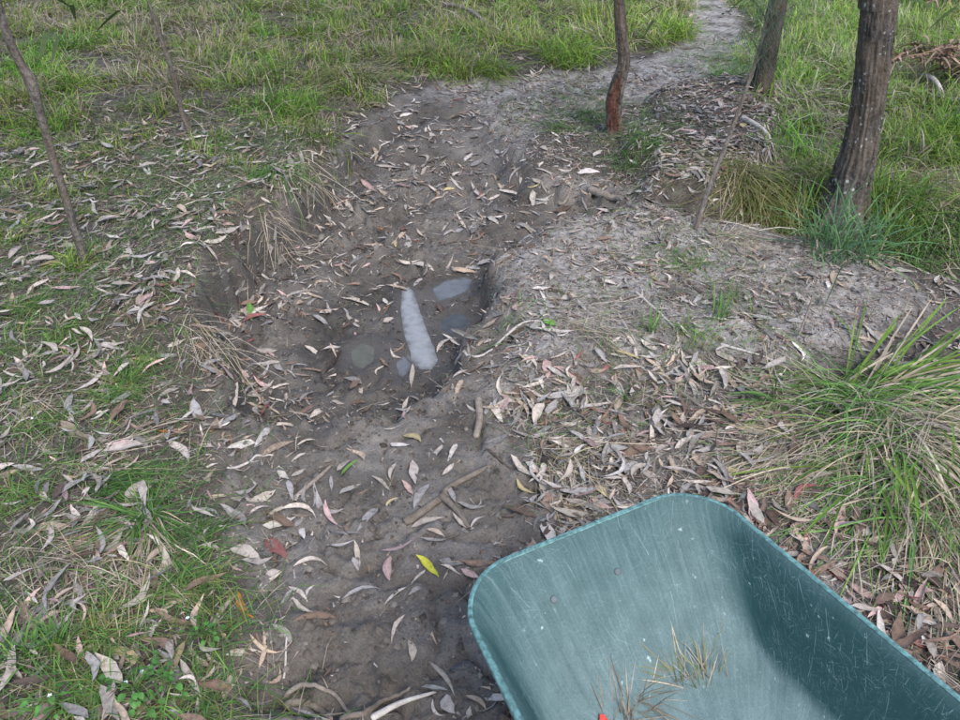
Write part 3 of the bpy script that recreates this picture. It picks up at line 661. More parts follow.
# --- the wide grass, top and right
def gd(x, y, m, px, py):
    cl = ss(-.3, .25, fbm(x, y, .45, 101, 3))
    d = m['gtop']*(.45+.55*cl)+m['grt']*(.55+.45*cl)+m['gleft']*.55*ss(-.12, .2, fbm(x, y, .3, 171, 3))
    lit = ss(.12, .3, fbm(x, y, .7, 111, 2))
    return np.clip(d*(1-.6*lit), 0, 1)*ss(14, 8, y)**.3
def grass_field():
    parts = []
    # low undergrowth
    x, y, px, py, m = sample(900, gd, lo=-300, hi=1250); n = len(x); kind = rng.random(n)
    col = np.where((kind < .5)[:, None], pick(GREEN*.85, n), np.where((kind < .75)[:, None], pick(OLIVE*.85, n), pick(STRAW*.6, n)))
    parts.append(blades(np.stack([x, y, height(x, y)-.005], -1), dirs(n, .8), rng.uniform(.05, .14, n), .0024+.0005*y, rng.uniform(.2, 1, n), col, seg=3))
    # clumps
    def cden(x, y, m, px, py): return np.clip(m['gtop']+m['grt']+.9*m['gleft'], 0, 1)*(.2+.8*ss(-.15, .2, fbm(x, y, .5, 101, 3)))
    x, y, px, py, m = sample(85, cden, lo=-260, hi=1200); k = len(x)
    tone = fbm(x, y, 1.0, 121, 3)+rng.normal(0, .16, k); size = rng.lognormal(.05, .32, k)*(1-.35*m['gleft']*(1-m['gtop']))*(1+.3*m['grt'])
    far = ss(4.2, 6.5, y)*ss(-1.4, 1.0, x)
    cnt = (38*size).astype(int).clip(15, 110); idx = np.repeat(np.arange(k), cnt); n = len(idx)
    r = .085*size[idx]*np.sqrt(rng.random(n)); a = rng.uniform(0, 2*math.pi, n); bx = x[idx]+r*np.cos(a); by = y[idx]+r*np.sin(a)
    yaw = np.repeat(rng.uniform(-math.pi, math.pi, k), cnt); sp = np.repeat(rng.uniform(.8, math.pi, k), cnt)
    aa = yaw+rng.uniform(-1, 1, n)*sp; l = np.abs(rng.normal(.5, .3, n)).clip(0, 1.4); d0 = np.stack([np.cos(aa)*np.sin(l), np.sin(aa)*np.sin(l), np.cos(l)], -1)
    ti_ = tone[idx]; kind = rng.random(n)
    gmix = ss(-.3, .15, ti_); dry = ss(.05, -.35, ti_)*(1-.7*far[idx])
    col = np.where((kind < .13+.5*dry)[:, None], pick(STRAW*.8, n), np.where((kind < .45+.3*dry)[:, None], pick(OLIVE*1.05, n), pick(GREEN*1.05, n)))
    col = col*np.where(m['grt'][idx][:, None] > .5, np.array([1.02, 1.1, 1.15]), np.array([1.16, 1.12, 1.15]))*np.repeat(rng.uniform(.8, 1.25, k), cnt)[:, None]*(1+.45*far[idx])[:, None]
    col = col*np.where((ss(.15, .4, ti_)*(1-far[idx]) > rng.random(n))[:, None], np.array([.72, 1.1, .7]), 1)
    Lb = (.10+.11*rng.random(n))*size[idx]*(.8+.25*far[idx])
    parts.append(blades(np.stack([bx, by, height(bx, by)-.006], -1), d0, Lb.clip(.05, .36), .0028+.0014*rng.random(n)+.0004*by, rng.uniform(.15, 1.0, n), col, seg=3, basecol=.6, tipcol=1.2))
    # tangled dead wisps
    x, y, px, py, m = sample(160, gd); n = len(x); d0 = dirs(n, 1.25)
    parts.append(blades(np.stack([x, y, height(x, y)+rng.uniform(0, .08, n)], -1), d0, rng.uniform(.12, .32, n), .0022+.0004*y, rng.uniform(.2, .9, n), pick(STRAW*.75, n, .3), seg=5, basecol=1, tipcol=1))
    V, F, K = mergeb(parts); o = link('grass', mesh_np('grass', V, F, M_GRASS, cols=K))
    tag(o, 'fine green and straw-coloured grass covering the banks behind the hollow', 'grass', None, 'stuff')
grass_field()
# --- short patchy grass on the left bank, hump and track verge
PATCH = [(30,305,70,45,1),(25,340,60,30,.9),(140,385,70,22,.5),(110,265,80,30,.6),(60,260,60,40,.8),(120,490,60,20,.7),(180,540,50,50,.9),(80,690,110,50,.9),(150,640,80,60,.8),
         (200,700,60,40,.7),(20,640,50,50,.7),(230,450,40,30,.35),(130,200,80,40,.7),(260,150,60,40,.8),(30,200,60,60,.8),(640,150,40,35,.8),(590,105,40,22,.6),(560,115,50,20,.5),
         (680,270,60,40,.35),(600,330,50,40,.25),(730,320,60,40,.4),(560,440,60,50,.3),(630,390,40,40,.4),(740,70,40,20,1),(520,330,25,20,.4),(700,350,60,40,.35),(20,480,60,60,.4),(200,600,50,60,.7),(130,430,80,20,.5),(300,715,30,12,.6),(255,640,30,40,.35)]
PW = [(*P(a, b), c*math.hypot(*P(a, b), CAM_H)/FPX, d*math.hypot(*P(a, b), CAM_H)**2/FPX/CAM_H, e) for a, b, c, d, e in PATCH]
def gd2(x, y, m, px, py):
    d = 0*x
    for cx, cy, rx, ry, e in PW: d = np.maximum(d, e*np.exp(-(((x-cx)/rx)**2+((y-cy)/ry)**2)))
    d = np.maximum(d, .62*m['left'])
    cl = ss(-.2, .2, fbm(x, y, .16, 151, 2))
    return np.clip(d*(.25+.9*cl), 0, 1)*(1-.97*ss(-.03, .08, sdf(BARE, x, y)))*(1-ss(.0, .1, m['basin_sd']))
x, y, px, py, m = sample(5200, gd2, (-4, 4.5, .5, 7))
n = len(x); kind = rng.random(n)
col = np.where((kind < .72)[:, None], pick(LUSH*1.15, n), np.where((kind < .85)[:, None], pick(OLIVE, n), pick(STRAW, n)))
p0 = np.stack([x, y, height(x, y)-.004], -1)
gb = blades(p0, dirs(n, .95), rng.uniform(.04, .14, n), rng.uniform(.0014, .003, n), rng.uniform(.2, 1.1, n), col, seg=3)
o = link('short_grass', mesh_np('short_grass', *gb[:2], M_GRASS, cols=gb[2])); tag(o, 'short patchy green grass and weeds on the left bank and hump', 'grass', None, 'stuff')
# --- flat straw, needles, bark crumbs
def sd_(x, y, m, px, py):
    d = .14+.7*m['left']+.9*m['litr']+.45*m['hump']+.5*m['mound']+.3*m['plat']+.35*(m['gtop']+m['grt'])
    d = d*(1-.85*ss(-.03, .08, sdf(BARE, x, y)))*(1-.7*m['pool'])
    for pg, k in PUDW: d = d*(sdf(pg, x, y) < -.01)
    return np.clip(d, 0, 1)*(.35+.65*ss(-.25, .25, fbm(x, y, .22, 161, 3)))*ss(9, 3.5, y)
x, y, px, py, m = sample(2600, sd_, (-4.5, 5, .5, 9))
n = len(x); p0 = np.stack([x, y, height(x, y)+.004+.012*rng.random(n)*m['litr']], -1)
yw = np.where(m['left'] > .5, rng.normal(0, .5, n), rng.uniform(-math.pi, math.pi, n))
d0 = np.stack([np.cos(yw), np.sin(yw), rng.normal(.03, .08, n)], -1)
gb = blades(p0, d0, rng.lognormal(math.log(.055), .55, n).clip(.015, .22), rng.uniform(.001, .0026, n), rng.uniform(0, .12, n), pick(STRAW, n, .35)*np.where(m['left'] > .5, .62, .88)[:, None], seg=2, basecol=1, tipcol=1)
o = link('straw_debris', mesh_np('straw_debris', *gb[:2], M_STRAW, cols=gb[2])); tag(o, 'dry grass stems and needles strewn flat over the soil', 'straw', None, 'stuff')
# small crumbs of bark and leaf
def cd_(x, y, m, px, py):
    d = .25+.6*m['left']+.9*m['litr']+.9*m['hump']+.8*m['plat']+.6*m['mound']
    for pg, k in PUDW: d = d*(sdf(pg, x, y) < -.01)
    return np.clip(d*(1-.6*m['pool']), 0, 1)*ss(8, 3, y)*(1-.75*ss(-.03, .08, sdf(BARE, x, y)))
x, y, px, py, m = sample(4600, cd_, (-4, 4.5, .5, 8))
n = len(x); yw = rng.uniform(-math.pi, math.pi, n); p0 = np.stack([x, y, height(x, y)+.003], -1)
gb = blades(p0, np.stack([np.cos(yw), np.sin(yw), rng.normal(.1, .2, n)], -1), rng.uniform(.007, .03, n), rng.uniform(.0025, .008, n), rng.uniform(0, .3, n),
            pick(np.array([COL['pale'], COL['grey'], COL['brown'], COL['dark'], COL['tan'], COL['grey']]), n, .3)*.85, seg=1, basecol=1, tipcol=1, ground_clamp=False)
o = link('bark_crumbs', mesh_np('bark_crumbs', *gb[:2], M_LITTER, cols=gb[2])); tag(o, 'crumbs of bark and broken leaf scattered over the soil', 'debris', None, 'stuff')

# loose clods and crumbs of soil on the mud
def clod_density(x, y, m, px, py):
    d = m['mud']*(.25+.75*ss(-.1, .25, fbm(x, y, .18, 181, 3)))+.15*m['hump']
    for pg, k in PUDW: d = d*(sdf(pg, x, y) < -.012)
    return np.clip(d, 0, 1)*ss(5.5, 3.0, y)
x, y, px, py, m = sample(5200, clod_density, (-1.6, 2.0, .5, 5.5)); n = len(x)
OCT = np.array([(1, 0, 0), (0, 1, 0), (-1, 0, 0), (0, -1, 0), (.3, .25, .75), (-.35, -.2, .6)]); OF = np.array([(0, 1, 4), (1, 5, 4), (1, 2, 5), (2, 3, 5), (3, 4, 5), (3, 0, 4)])
sz = rng.lognormal(math.log(.0042), .55, n).clip(.0015, .016)
a = rng.uniform(0, 6.28, n); V = OCT[None]*rng.uniform(.6, 1.3, (n, 6, 1)); V = np.stack([V[..., 0]*np.cos(a)[:, None]-V[..., 1]*np.sin(a)[:, None], V[..., 0]*np.sin(a)[:, None]+V[..., 1]*np.cos(a)[:, None], V[..., 2]], -1)*sz[:, None, None]
V = V+np.stack([x, y, height(x, y)-.0008], -1)[:, None]; F = OF[None]+np.arange(n)[:, None, None]*6
wetf = (1-.45*m['pool'])[:, None]; cc = np.array([(.10, .086, .073), (.075, .063, .052), (.15, .135, .118)])[rng.integers(0, 3, n)]*rng.uniform(.7, 1.2, (n, 1))*wetf
o = link('soil_crumbs', mesh_np('soil_crumbs', V.reshape(-1, 3), F.reshape(-1, 3), M_LITTER, cols=np.repeat(cc, 6, 0))); tag(o, 'loose crumbs and small clods of soil on the mud', 'soil', None, 'stuff')

# ------------------------------------------------------------------ trees
def trunk_mesh(ctrl, mat, rows=160, ring=44, furrow=.05, seed=0, fscale=(9, 1.4), flare=0.0, scar=None):
    """ctrl rows: x,y,z,radius"""
    p = spline(ctrl, rows); pts = p[:, :3]; rad = np.maximum(p[:, 3], .004)
    s = np.concatenate([[0], np.cumsum(np.linalg.norm(np.diff(pts, axis=0), axis=1))])
    rad = rad*(1+flare*np.exp(-s/.10))
    th = np.linspace(0, 2*math.pi, ring+1)
    a, b = np.cos(th), np.sin(th)
    u = th[None]*fscale[0]/(2*math.pi)+.6*fbm(th[None]*1.0+0*s[:, None], s[:, None]*3+0*th[None], 1, seed+5, 2)
    per = lambda f: f  # seam hidden at the back
    furrow *= 1.7; d = furrow*(np.abs(pn(a[None]*2.6+seed+s[:, None]*.9, b[None]*2.6+s[:, None]*fscale[1], seed))*-2.2+.35)
    d = d+furrow*.9*pn(a[None]*5.5+s[:, None]*1.3, b[None]*5.5+s[:, None]*2.6+9, seed+3)+furrow*.5*pn(a[None]*11+s[:, None]*5, b[None]*11+s[:, None]*7, seed+6)
    d = d+flare*.35*np.exp(-s/.12)[:, None]*np.cos(3*th+seed)[None]
    mask = np.zeros((rows, ring+1))
    if scar:
        z0, z1, ac, aw = scar; da = np.abs((th-ac+math.pi) % (2*math.pi)-math.pi)
        mask = ss(aw, aw*.7, da+.9*fbm(th[None]*2+0*s[:, None], s[:, None]*14+0*th[None], 1, seed+8, 3))*ss(z0-.02, z0+.02, s)[:, None]*ss(.03, -.01, s[:, None]-z1-.09*np.sin(th*3+1)[None])
        d = d-.16*mask
    rr = rad[:, None]*(1+d)
    V = np.stack([pts[:, 0:1]+rr*a[None], pts[:, 1:2]+rr*b[None], pts[:, 2:3]+0*rr], -1).reshape(-1, 3)
    uv = np.stack([np.broadcast_to(th/(2*math.pi)*2*math.pi*rad.mean(), (rows, ring+1)), np.broadcast_to(s[:, None], (rows, ring+1))], -1).reshape(-1, 2)
    k = ring+1; i = np.arange(rows-1)[:, None]*k; j = np.arange(ring)[None]
    F = np.stack([i+j, i+j+1, i+k+j+1, i+k+j], -1).reshape(-1, 4)
    return mesh_np('trunk', V, F, mat, cols=np.repeat(mask.reshape(-1, 1), 3, 1), uv=uv, smooth=True), pts
def crown_mesh(tips, nl, size, seed, needle=False):
    n = nl*len(tips); c = np.repeat(np.array([tuple(t) for t in tips]), nl, 0)
    p0 = c+rng.normal(0, .32, (n, 3))*np.array([1, 1, .7])
    d0 = dirs(n, 2.0); d0[:, 2] -= .6; d0 /= np.linalg.norm(d0, axis=1, keepdims=True)
    col = pick(np.array([(.06, .10, .03), (.08, .12, .045), (.05, .085, .03)]), n)
    return mesh_np('crown', *blades(p0, d0, rng.uniform(.7, 1.2, n)*size, np.full(n, .002 if needle else .02), rng.uniform(.1, .5, n), col, seg=3, ground_clamp=False)[:2], M_GRASS, cols=np.repeat(np.repeat(col, 4, 0), 2, 0))
def tree(pix, label, mat, top, limbs, group, barkmat_limb, scar=None, furrow=.05, flare=.2, seed=0, name='gum_tree', rows=170, ring=44, leaves=110):
    b = ground(pix[0][0], pix[0][1]); ctrl = []
    for k, (px, py, wpx, dy) in enumerate(pix):
        q = Pd(px, py, b.y+dy) if k else b
        _, _, dep = project(q.x, q.y, q.z); ctrl.append((q.x, q.y, q.z, wpx*dep/FPX/2))
    ctrl[0] = (ctrl[0][0], ctrl[0][1], ctrl[0][2]-.08, ctrl[0][3])
    ctrl.insert(1, (b.x+(ctrl[1][0]-b.x)*.12, b.y, b.z+.02, ctrl[0][3]))
    l1, l2 = Vector(ctrl[-2][:3]), Vector(ctrl[-1][:3]); d = (l2-l1).normalized(); r0 = ctrl[-1][3]
    d = (d+Vector((0, 0, .6))).normalized(); z = l2.copy(); hh = top-l2.z
    for k in range(1, 5):
        z = z+d*(hh/4/max(d.z, .5))+Vector((math.sin(k*2.1+seed), math.cos(k*1.7+seed), 0))*.06
        ctrl.append((*z, r0*(1-.2*k)))
    e = empty(name, b, label, 'tree', group)
    me, pts = trunk_mesh(ctrl, mat, rows, ring, furrow, seed, flare=flare, scar=scar); child('trunk', me, e)
    tips = [Vector(pts[-1])]
    for k in range(limbs):
        f = .62+.36*k/max(limbs-1, 1); s = Vector(pts[int(f*(len(pts)-1))]); a = seed+k*2.4
        l = top*.22*(1.25-f*.5); t1 = s+Vector((math.cos(a), math.sin(a), .55))*l*.5; t2 = s+Vector((math.cos(a+.3), math.sin(a+.3), .85))*l
        child('branch', tube(spline([s, t1, t2], 12), np.linspace(r0*.42, .008, 12), barkmat_limb, 10, 'branch', .15, k), e); tips += [t1, t2]
    child('crown', crown_mesh(tips, leaves, .12, seed), e, 'stuff')
    return e
BK1 = mat_bark('fibrous bark with red heartwood', (.040, .033, .028), (.215, .18, .155), 0, True)
BK2 = mat_bark('dark furrowed bark', (.016, .014, .012), (.10, .086, .074))
BK3 = mat_bark('lichen-spotted bark', (.026, .024, .022), (.150, .138, .126), .85)
BK4 = mat_bark('smooth grey-brown bark', (.075, .065, .058), (.21, .19, .17))
tree([(615,134,17,0),(614,116,15,0),(614,100,16,0),(618,84,15,0),(624,62,12,0),(622,40,12,0),(619,0,11,0),(617,-30,11,0)], 'slender tree with a red-brown barkless patch at its foot', BK1, 6.0, 5,
     'trees around the muddy hollow', BK1, scar=(.11, .34, -math.pi*.60, .95), furrow=.07, flare=.12, seed=1)
tree([(762,90,22,0),(764,76,19,0),(770,45,18,0),(776,12,18,0),(781,-15,18,0)], 'dark straight tree standing behind the leaf litter mound beside the track', BK2, 7.0, 6, 'trees around the muddy hollow', BK2, furrow=.06, flare=.12, seed=4)
tree([(838,224,50,0),(847,194,40,.02),(855,166,35,.03),(861,139,31,.03),(868,100,30,.03),(874,50,32,.03),(879,0,33,.03),(882,-30,33,.03)], 'thick dark tree with pale lichen spots and a flared foot on the right', BK3, 7.5, 7,
     'trees around the muddy hollow', BK3, furrow=.085, flare=.22, seed=7, rows=420, ring=96)
tree([(86,264,10,0),(78,238,8.5,0),(66,200,8,0),(52,155,8,0),(40,112,9,0),(31,82,11,0),(21,64,9.5,0),(11,44,8.5,0),(3,20,7.5,0),(-3,0,7,0),(-12,-30,7,0)], 'thin kinked sapling at the left edge of the picture', BK4, 5.0, 5,
     'trees around the muddy hollow', BK4, furrow=.05, flare=.05, seed=2, name='sapling', ring=24, leaves=50)
tree([(190,134,6,0),(182,112,5,.0),(172,72,4.5,0),(160,35,4,0),(148,0,3.5,0),(140,-30,3.5,0)], 'faint thin grey sapling in the grass of the left bank', BK4, 4.2, 4, 'trees around the muddy hollow', BK4, furrow=.05, flare=.05, seed=5, name='sapling', ring=16, rows=80, leaves=40)
# leaning needle-leaved sapling in front of the dark tree
def needle_sapling():
    pix = [(694,236,5,0),(703,205,5,.15),(722,155,4.5,.4),(738,112,4,.6),(752,72,3.6,.8),(763,35,3.0,.95),(770,0,2.6,1.05),(775,-30,2.2,1.1)]
    b = ground(*pix[0][:2]); c = []
    for px, py, wpx, dy in pix:
        q = Pd(px, py, b.y+dy) if dy else b-Vector((0, 0, .04)); _, _, dep = project(q.x, q.y, q.z); c.append((*q, wpx*dep/FPX/2))
    e = empty('needle_sapling', b, 'thin leaning sapling with wispy blue-green needles before the dark tree', 'tree', 'trees around the muddy hollow')
    me, pts = trunk_mesh(c, BK4, 90, 14, .05, 3); child('trunk', me, e)
    parts = []
    for i, (f, L_, a) in enumerate([(.60, .30, .4), (.66, .25, 2.6), (.72, .34, .1), (.78, .3, 3.0), (.84, .36, .5), (.89, .3, 2.4), (.94, .35, -.4), (.98, .4, 1.2), (.9, .6, -.1), (.82, .55, .25)]):
        s = Vector(pts[int(f*(len(pts)-1))]); L_ *= .6; d = Vector((math.cos(a)*.7, math.sin(a)*.5, .8)); bp = spline([s, s+d*L_*.5, s+d*L_+Vector((0, 0, -.1*L_))], 10)
        child('branch', tube(bp, np.linspace(.0035, .0012, 10), BK4, 6, 'branch'), e)
        n = 60; k = rng.integers(1, 10, n); p0 = bp[k]; d0 = dirs(n, 1.2); d0[:, 2] = -np.abs(d0[:, 2])*.4; 
        parts.append(blades(p0, d0, rng.uniform(.08, .22, n), np.full(n, .0022), rng.uniform(.5, 1.1, n), pick(np.array([(.10, .17, .11), (.13, .20, .14), (.09, .14, .08)]), n), seg=3, ground_clamp=False))
    V, F, K = mergeb(parts); child('needles', mesh_np('needles', V, F, M_GRASS, cols=K), e, 'stuff')
needle_sapling()

# ------------------------------------------------------------------ tussocks: things one can point at
def tussock(px, py, label, n, L, wd, pal_, lean=.6, droop=(.3, 1.0), rad=.04, yaw=None, spread=math.pi, dry=0, dryL=None, group='grass tufts around the hollow', name='grass_tuft', singles=0, dryyaw=None):
    b = ground(px, py); e = empty(name, b, label, 'grass', group)
    def make(k, LL, pl, le, dr, w_, yw, sp):
        r = rad*np.sqrt(rng.random(k)); a = rng.uniform(0, 2*math.pi, k); x = b.x+r*np.cos(a); y = b.y+r*np.sin(a)
        p0 = np.stack([x, y, height(x, y)-.005], -1)
        return blades(p0, dirs(k, le, yw, sp), rng.uniform(LL[0], LL[1], k), rng.uniform(w_[0], w_[1], k), rng.uniform(dr[0], dr[1], k), pick(pl, k), seg=6)
    if n:
        V, F, K = make(n, L, pal_, lean, droop, wd, yaw, spread); child('green_blades', mesh_np('green_blades', V, F, M_GRASS, cols=K), e, 'stuff')
    if dry:
        V, F, K = make(dry, dryL or L, STRAW, lean*1.5, (.8, 1.6), wd, dryyaw, math.pi if dryyaw is None else 1.3); child('dry_blades', mesh_np('dry_blades', V, F, M_STRAW, cols=K), e, 'stuff')
    return e
tussock(148, 520, 'bright green grass tuft with splayed blades on the left bank', 130, (.10, .22), (.002, .0042), LUSH, .8, (.2, .9), .03, dry=60, dryL=(.08, .2), dryyaw=-1.6)
tussock(200, 545, 'loose green tuft sprawling right of the bright left tuft', 90, (.06, .16), (.0015, .003), LUSH*.85, 1.0, (.4, 1.1), .05)
tussock(95, 492, 'flattened green grass swathe left of the bright tuft', 130, (.10, .22), (.0015, .003), LUSH*.85, 1.2, (.5, 1.0), .05, yaw=.1, spread=.5)
tussock(28, 660, 'upright bright green tuft nearest the bottom left corner', 55, (.08, .15), (.002, .004), LUSH*1.1, .45, (.1, .6), .025)
tussock(60, 648, 'second upright green tuft right of the corner tuft', 60, (.08, .15), (.002, .004), LUSH*1.1, .4, (.1, .6), .025)
tussock(100, 640, 'olive spreading tuft behind the upright corner tufts', 60, (.05, .12), (.0015, .003), OLIVE*1.2, .8, (.3, .9), .04)
tussock(275, 172, 'green drooping grass tuft on the rim of the left bank', 130, (.12, .24), (.0025, .004), LUSH, .7, (.6, 1.2), .04, yaw=-1.2, spread=1.6, dry=40)
tussock(75, 268, 'yellow-green tuft hugging the foot of the left sapling', 110, (.09, .18), (.0018, .003), GREEN*1.4, .5, (.2, .8), .06)
tussock(425, 62, 'rounded olive tussock with a dark hollow behind the mud', 420, (.22, .42), (.003, .005), OLIVE, .7, (.5, 1.1), .14, dry=160)
tussock(350, 82, 'straw-mixed tussock left of the rounded olive tussock', 300, (.2, .4), (.003, .005), OLIVE, .7, (.5, 1.1), .14, dry=200)
tussock(490, 74, 'green tussock at the mud edge right of the olive tussock', 300, (.15, .30), (.003, .005), GREEN, .6, (.4, 1.0), .14, dry=50)
tussock(570, 60, 'broad yellow-green tussock left of the red-footed tree', 420, (.2, .36), (.003, .005), GREEN*1.5, .5, (.3, .9), .22, dry=40)
tussock(676, 36, 'yellow-green tussock on the inner bend of the track', 300, (.18, .32), (.004, .006), GREEN*1.5, .5, (.3, .9), .18)
tussock(728, 82, 'short bright green tuft beside the bare track', 160, (.10, .2), (.003, .005), LUSH*1.1, .6, (.2, .7), .12)
tussock(768, 205, 'olive tussock drooping over the dark gully edge', 520, (.18, .38), (.0025, .004), OLIVE, .8, (.7, 1.3), .16, yaw=-1.57, spread=1.9, dry=140)
tussock(810, 185, 'green-brown tussock left of the lichen-spotted trunk', 460, (.18, .36), (.0025, .004), np.concatenate([OLIVE, GREEN]), .8, (.6, 1.2), .16, yaw=-1.57, spread=2.2, dry=90)
tussock(735, 195, 'dark thin tussock hanging at the left end of the gully', 240, (.12, .28), (.002, .0035), OLIVE*.8, .8, (.7, 1.3), .10, dry=80)
tussock(910, 190, 'straw and olive tussock right of the lichen-spotted trunk', 380, (.18, .34), (.0025, .004), OLIVE, .8, (.6, 1.2), .2, dry=200)
tussock(880, 215, 'lush green growth right behind the lichen-spotted trunk', 380, (.2, .42), (.003, .005), np.concatenate([LUSH, GREEN]), .55, (.2, .8), .2)
tussock(940, 150, 'tall soft green grass near the right edge below the dead twigs', 420, (.22, .42), (.003, .005), GREEN, .5, (.2, .8), .28)
tussock(915, 262, 'green grassy fringe on the hump edge near the right edge', 160, (.15, .34), (.003, .005), LUSH*.9, .7, (.2, .9), .14, dry=40)
tussock(945, 240, 'blue-green tussock at the right edge beyond the hump', 220, (.15, .34), (.0025, .0045), LUSH*.8, .6, (.3, 1.0), .12, dry=60)
tussock(842, 252, 'fan of blue-green blades before the lichen-spotted trunk foot', 150, (.22, .42), (.004, .007), LUSH*np.array([1.0, 1.0, 1.7]), .6, (.15, .7), .16, dry=20)
tussock(798, 232, 'pair of tall upright green blades left of the trunk foot', 9, (.25, .38), (.006, .009), LUSH*1.1, .35, (.05, .3), .03, yaw=.6, spread=.9)
tussock(627, 402, 'small blue-green sprig in the litter above the wheelbarrow', 14, (.06, .13), (.003, .005), LUSH, .4, (.1, .5), .015)
tussock(652, 332, 'single bright green sprig on the pale hump', 8, (.08, .14), (.003, .005), LUSH*1.2, .3, (.05, .4), .01)
tussock(718, 322, 'thin leaning green sprig on the right of the hump', 12, (.10, .18), (.003, .005), LUSH, .5, (.1, .5), .02, yaw=.8, spread=.7)
tussock(738, 300, 'wispy bluish sprig behind the leaning sprig', 14, (.06, .12), (.002, .004), LUSH*.8, .6, (.1, .6), .02)
tussock(640, 145, 'green weedy tuft below the red-footed tree', 220, (.06, .14), (.0025, .004), LUSH*.8, .9, (.3, .9), .14)
tussock(585, 118, 'small green tuft left of the red-footed tree', 120, (.05, .12), (.0025, .004), LUSH*.7, .9, (.3, .9), .14)
tussock(775, 400, 'green grass wisp at the left margin of the big tussock', 26, (.12, .24), (.003, .0055), LUSH, .8, (.2, .8), .04, yaw=-2.3, spread=.9, dry=40)
tussock(312, 690, 'tiny dark green sprig in the muddy footprint', 8, (.04, .07), (.002, .003), LUSH*.8, .5, (.1, .4), .01)

for px, py, n, yw, lb in [(30, 400, 260, -.9, 'grey drooping thatch of dead grass at the left edge'), (90, 462, 220, .1, 'flat combed straw swathe above the bright left tuft'), (75, 575, 240, -.7, 'matted grey thatch below the bright left tuft'),
                          (20, 560, 160, .1, 'dead straw lying flat at the left edge'), (150, 560, 140, -1.4, 'dead blades hanging under the bright left tuft'), (200, 330, 120, -.4, 'dry straw overhanging the hole in the left bank'),
                          (270, 225, 120, -.6, 'dry straw drooping over the bank lip beside the hollow'), (310, 175, 90, -.6, 'short dry straw at the upper lip of the left bank'), (560, 455, 120, -.6, 'dry grass swathe in the litter above the wheelbarrow'),
                          (575, 320, 120, .1, 'brown straw patch on the pale hump'), (800, 430, 200, -2.4, 'radiating dry stems left of the big tussock'), (770, 460, 160, -2.0, 'fine dry stems between wheelbarrow and tussock'),
                          (930, 560, 140, -2.2, 'dry stalks fallen over the litter at the right edge'), (730, 240, 160, .1, 'flattened straw along the gully rim'), (945, 650, 120, .2, 'broken pale stalks beside the wheelbarrow right rim')]:
    tussock(px, py, lb, 0, (.1, .2), (.0014, .003), OLIVE, .85, rad=.10, dry=int(n*(.25 if px < 210 and py > 380 else .5)), dryL=(.08, .22), dryyaw=yw, name='dead_grass', group='dead grass around the hollow')
for px, py, n, lb in [(25, 312, 150, 'dense low green patch at the left edge below the sapling'), (70, 335, 110, 'low green patch right of the left-edge patch'), (135, 372, 90, 'thin green wisps under the pale yellow leaf'), (120, 395, 100, 'green wisps above the straw swathe'),
                      (195, 590, 120, 'green sprawl on the left track edge above the orange leaf'), (225, 625, 60, 'green fringe beside the orange leaf'), (20, 500, 70, 'thin green tuft at the left edge beside tan leaf'), (120, 620, 90, 'green wisps behind the bottom weeds'),
                      (80, 700, 110, 'tangled green grass in the bottom left corner'), (190, 715, 90, 'green grass at the bottom edge beside the mud'), (40, 425, 60, 'small green tuft by the white flower'), (560, 130, 60, 'faint green wisps left of the red-footed tree foot'),
                      (690, 265, 60, 'pale green wisps at the back of the hump'), (690, 340, 50, 'sparse green blades on the middle of the hump')]:
    tussock(px, py, lb, int(n*1.5), (.05, .14), (.0016, .0032), np.concatenate([LUSH*1.2, LUSH*1.1, OLIVE]), .9, (.3, 1.0), .075)
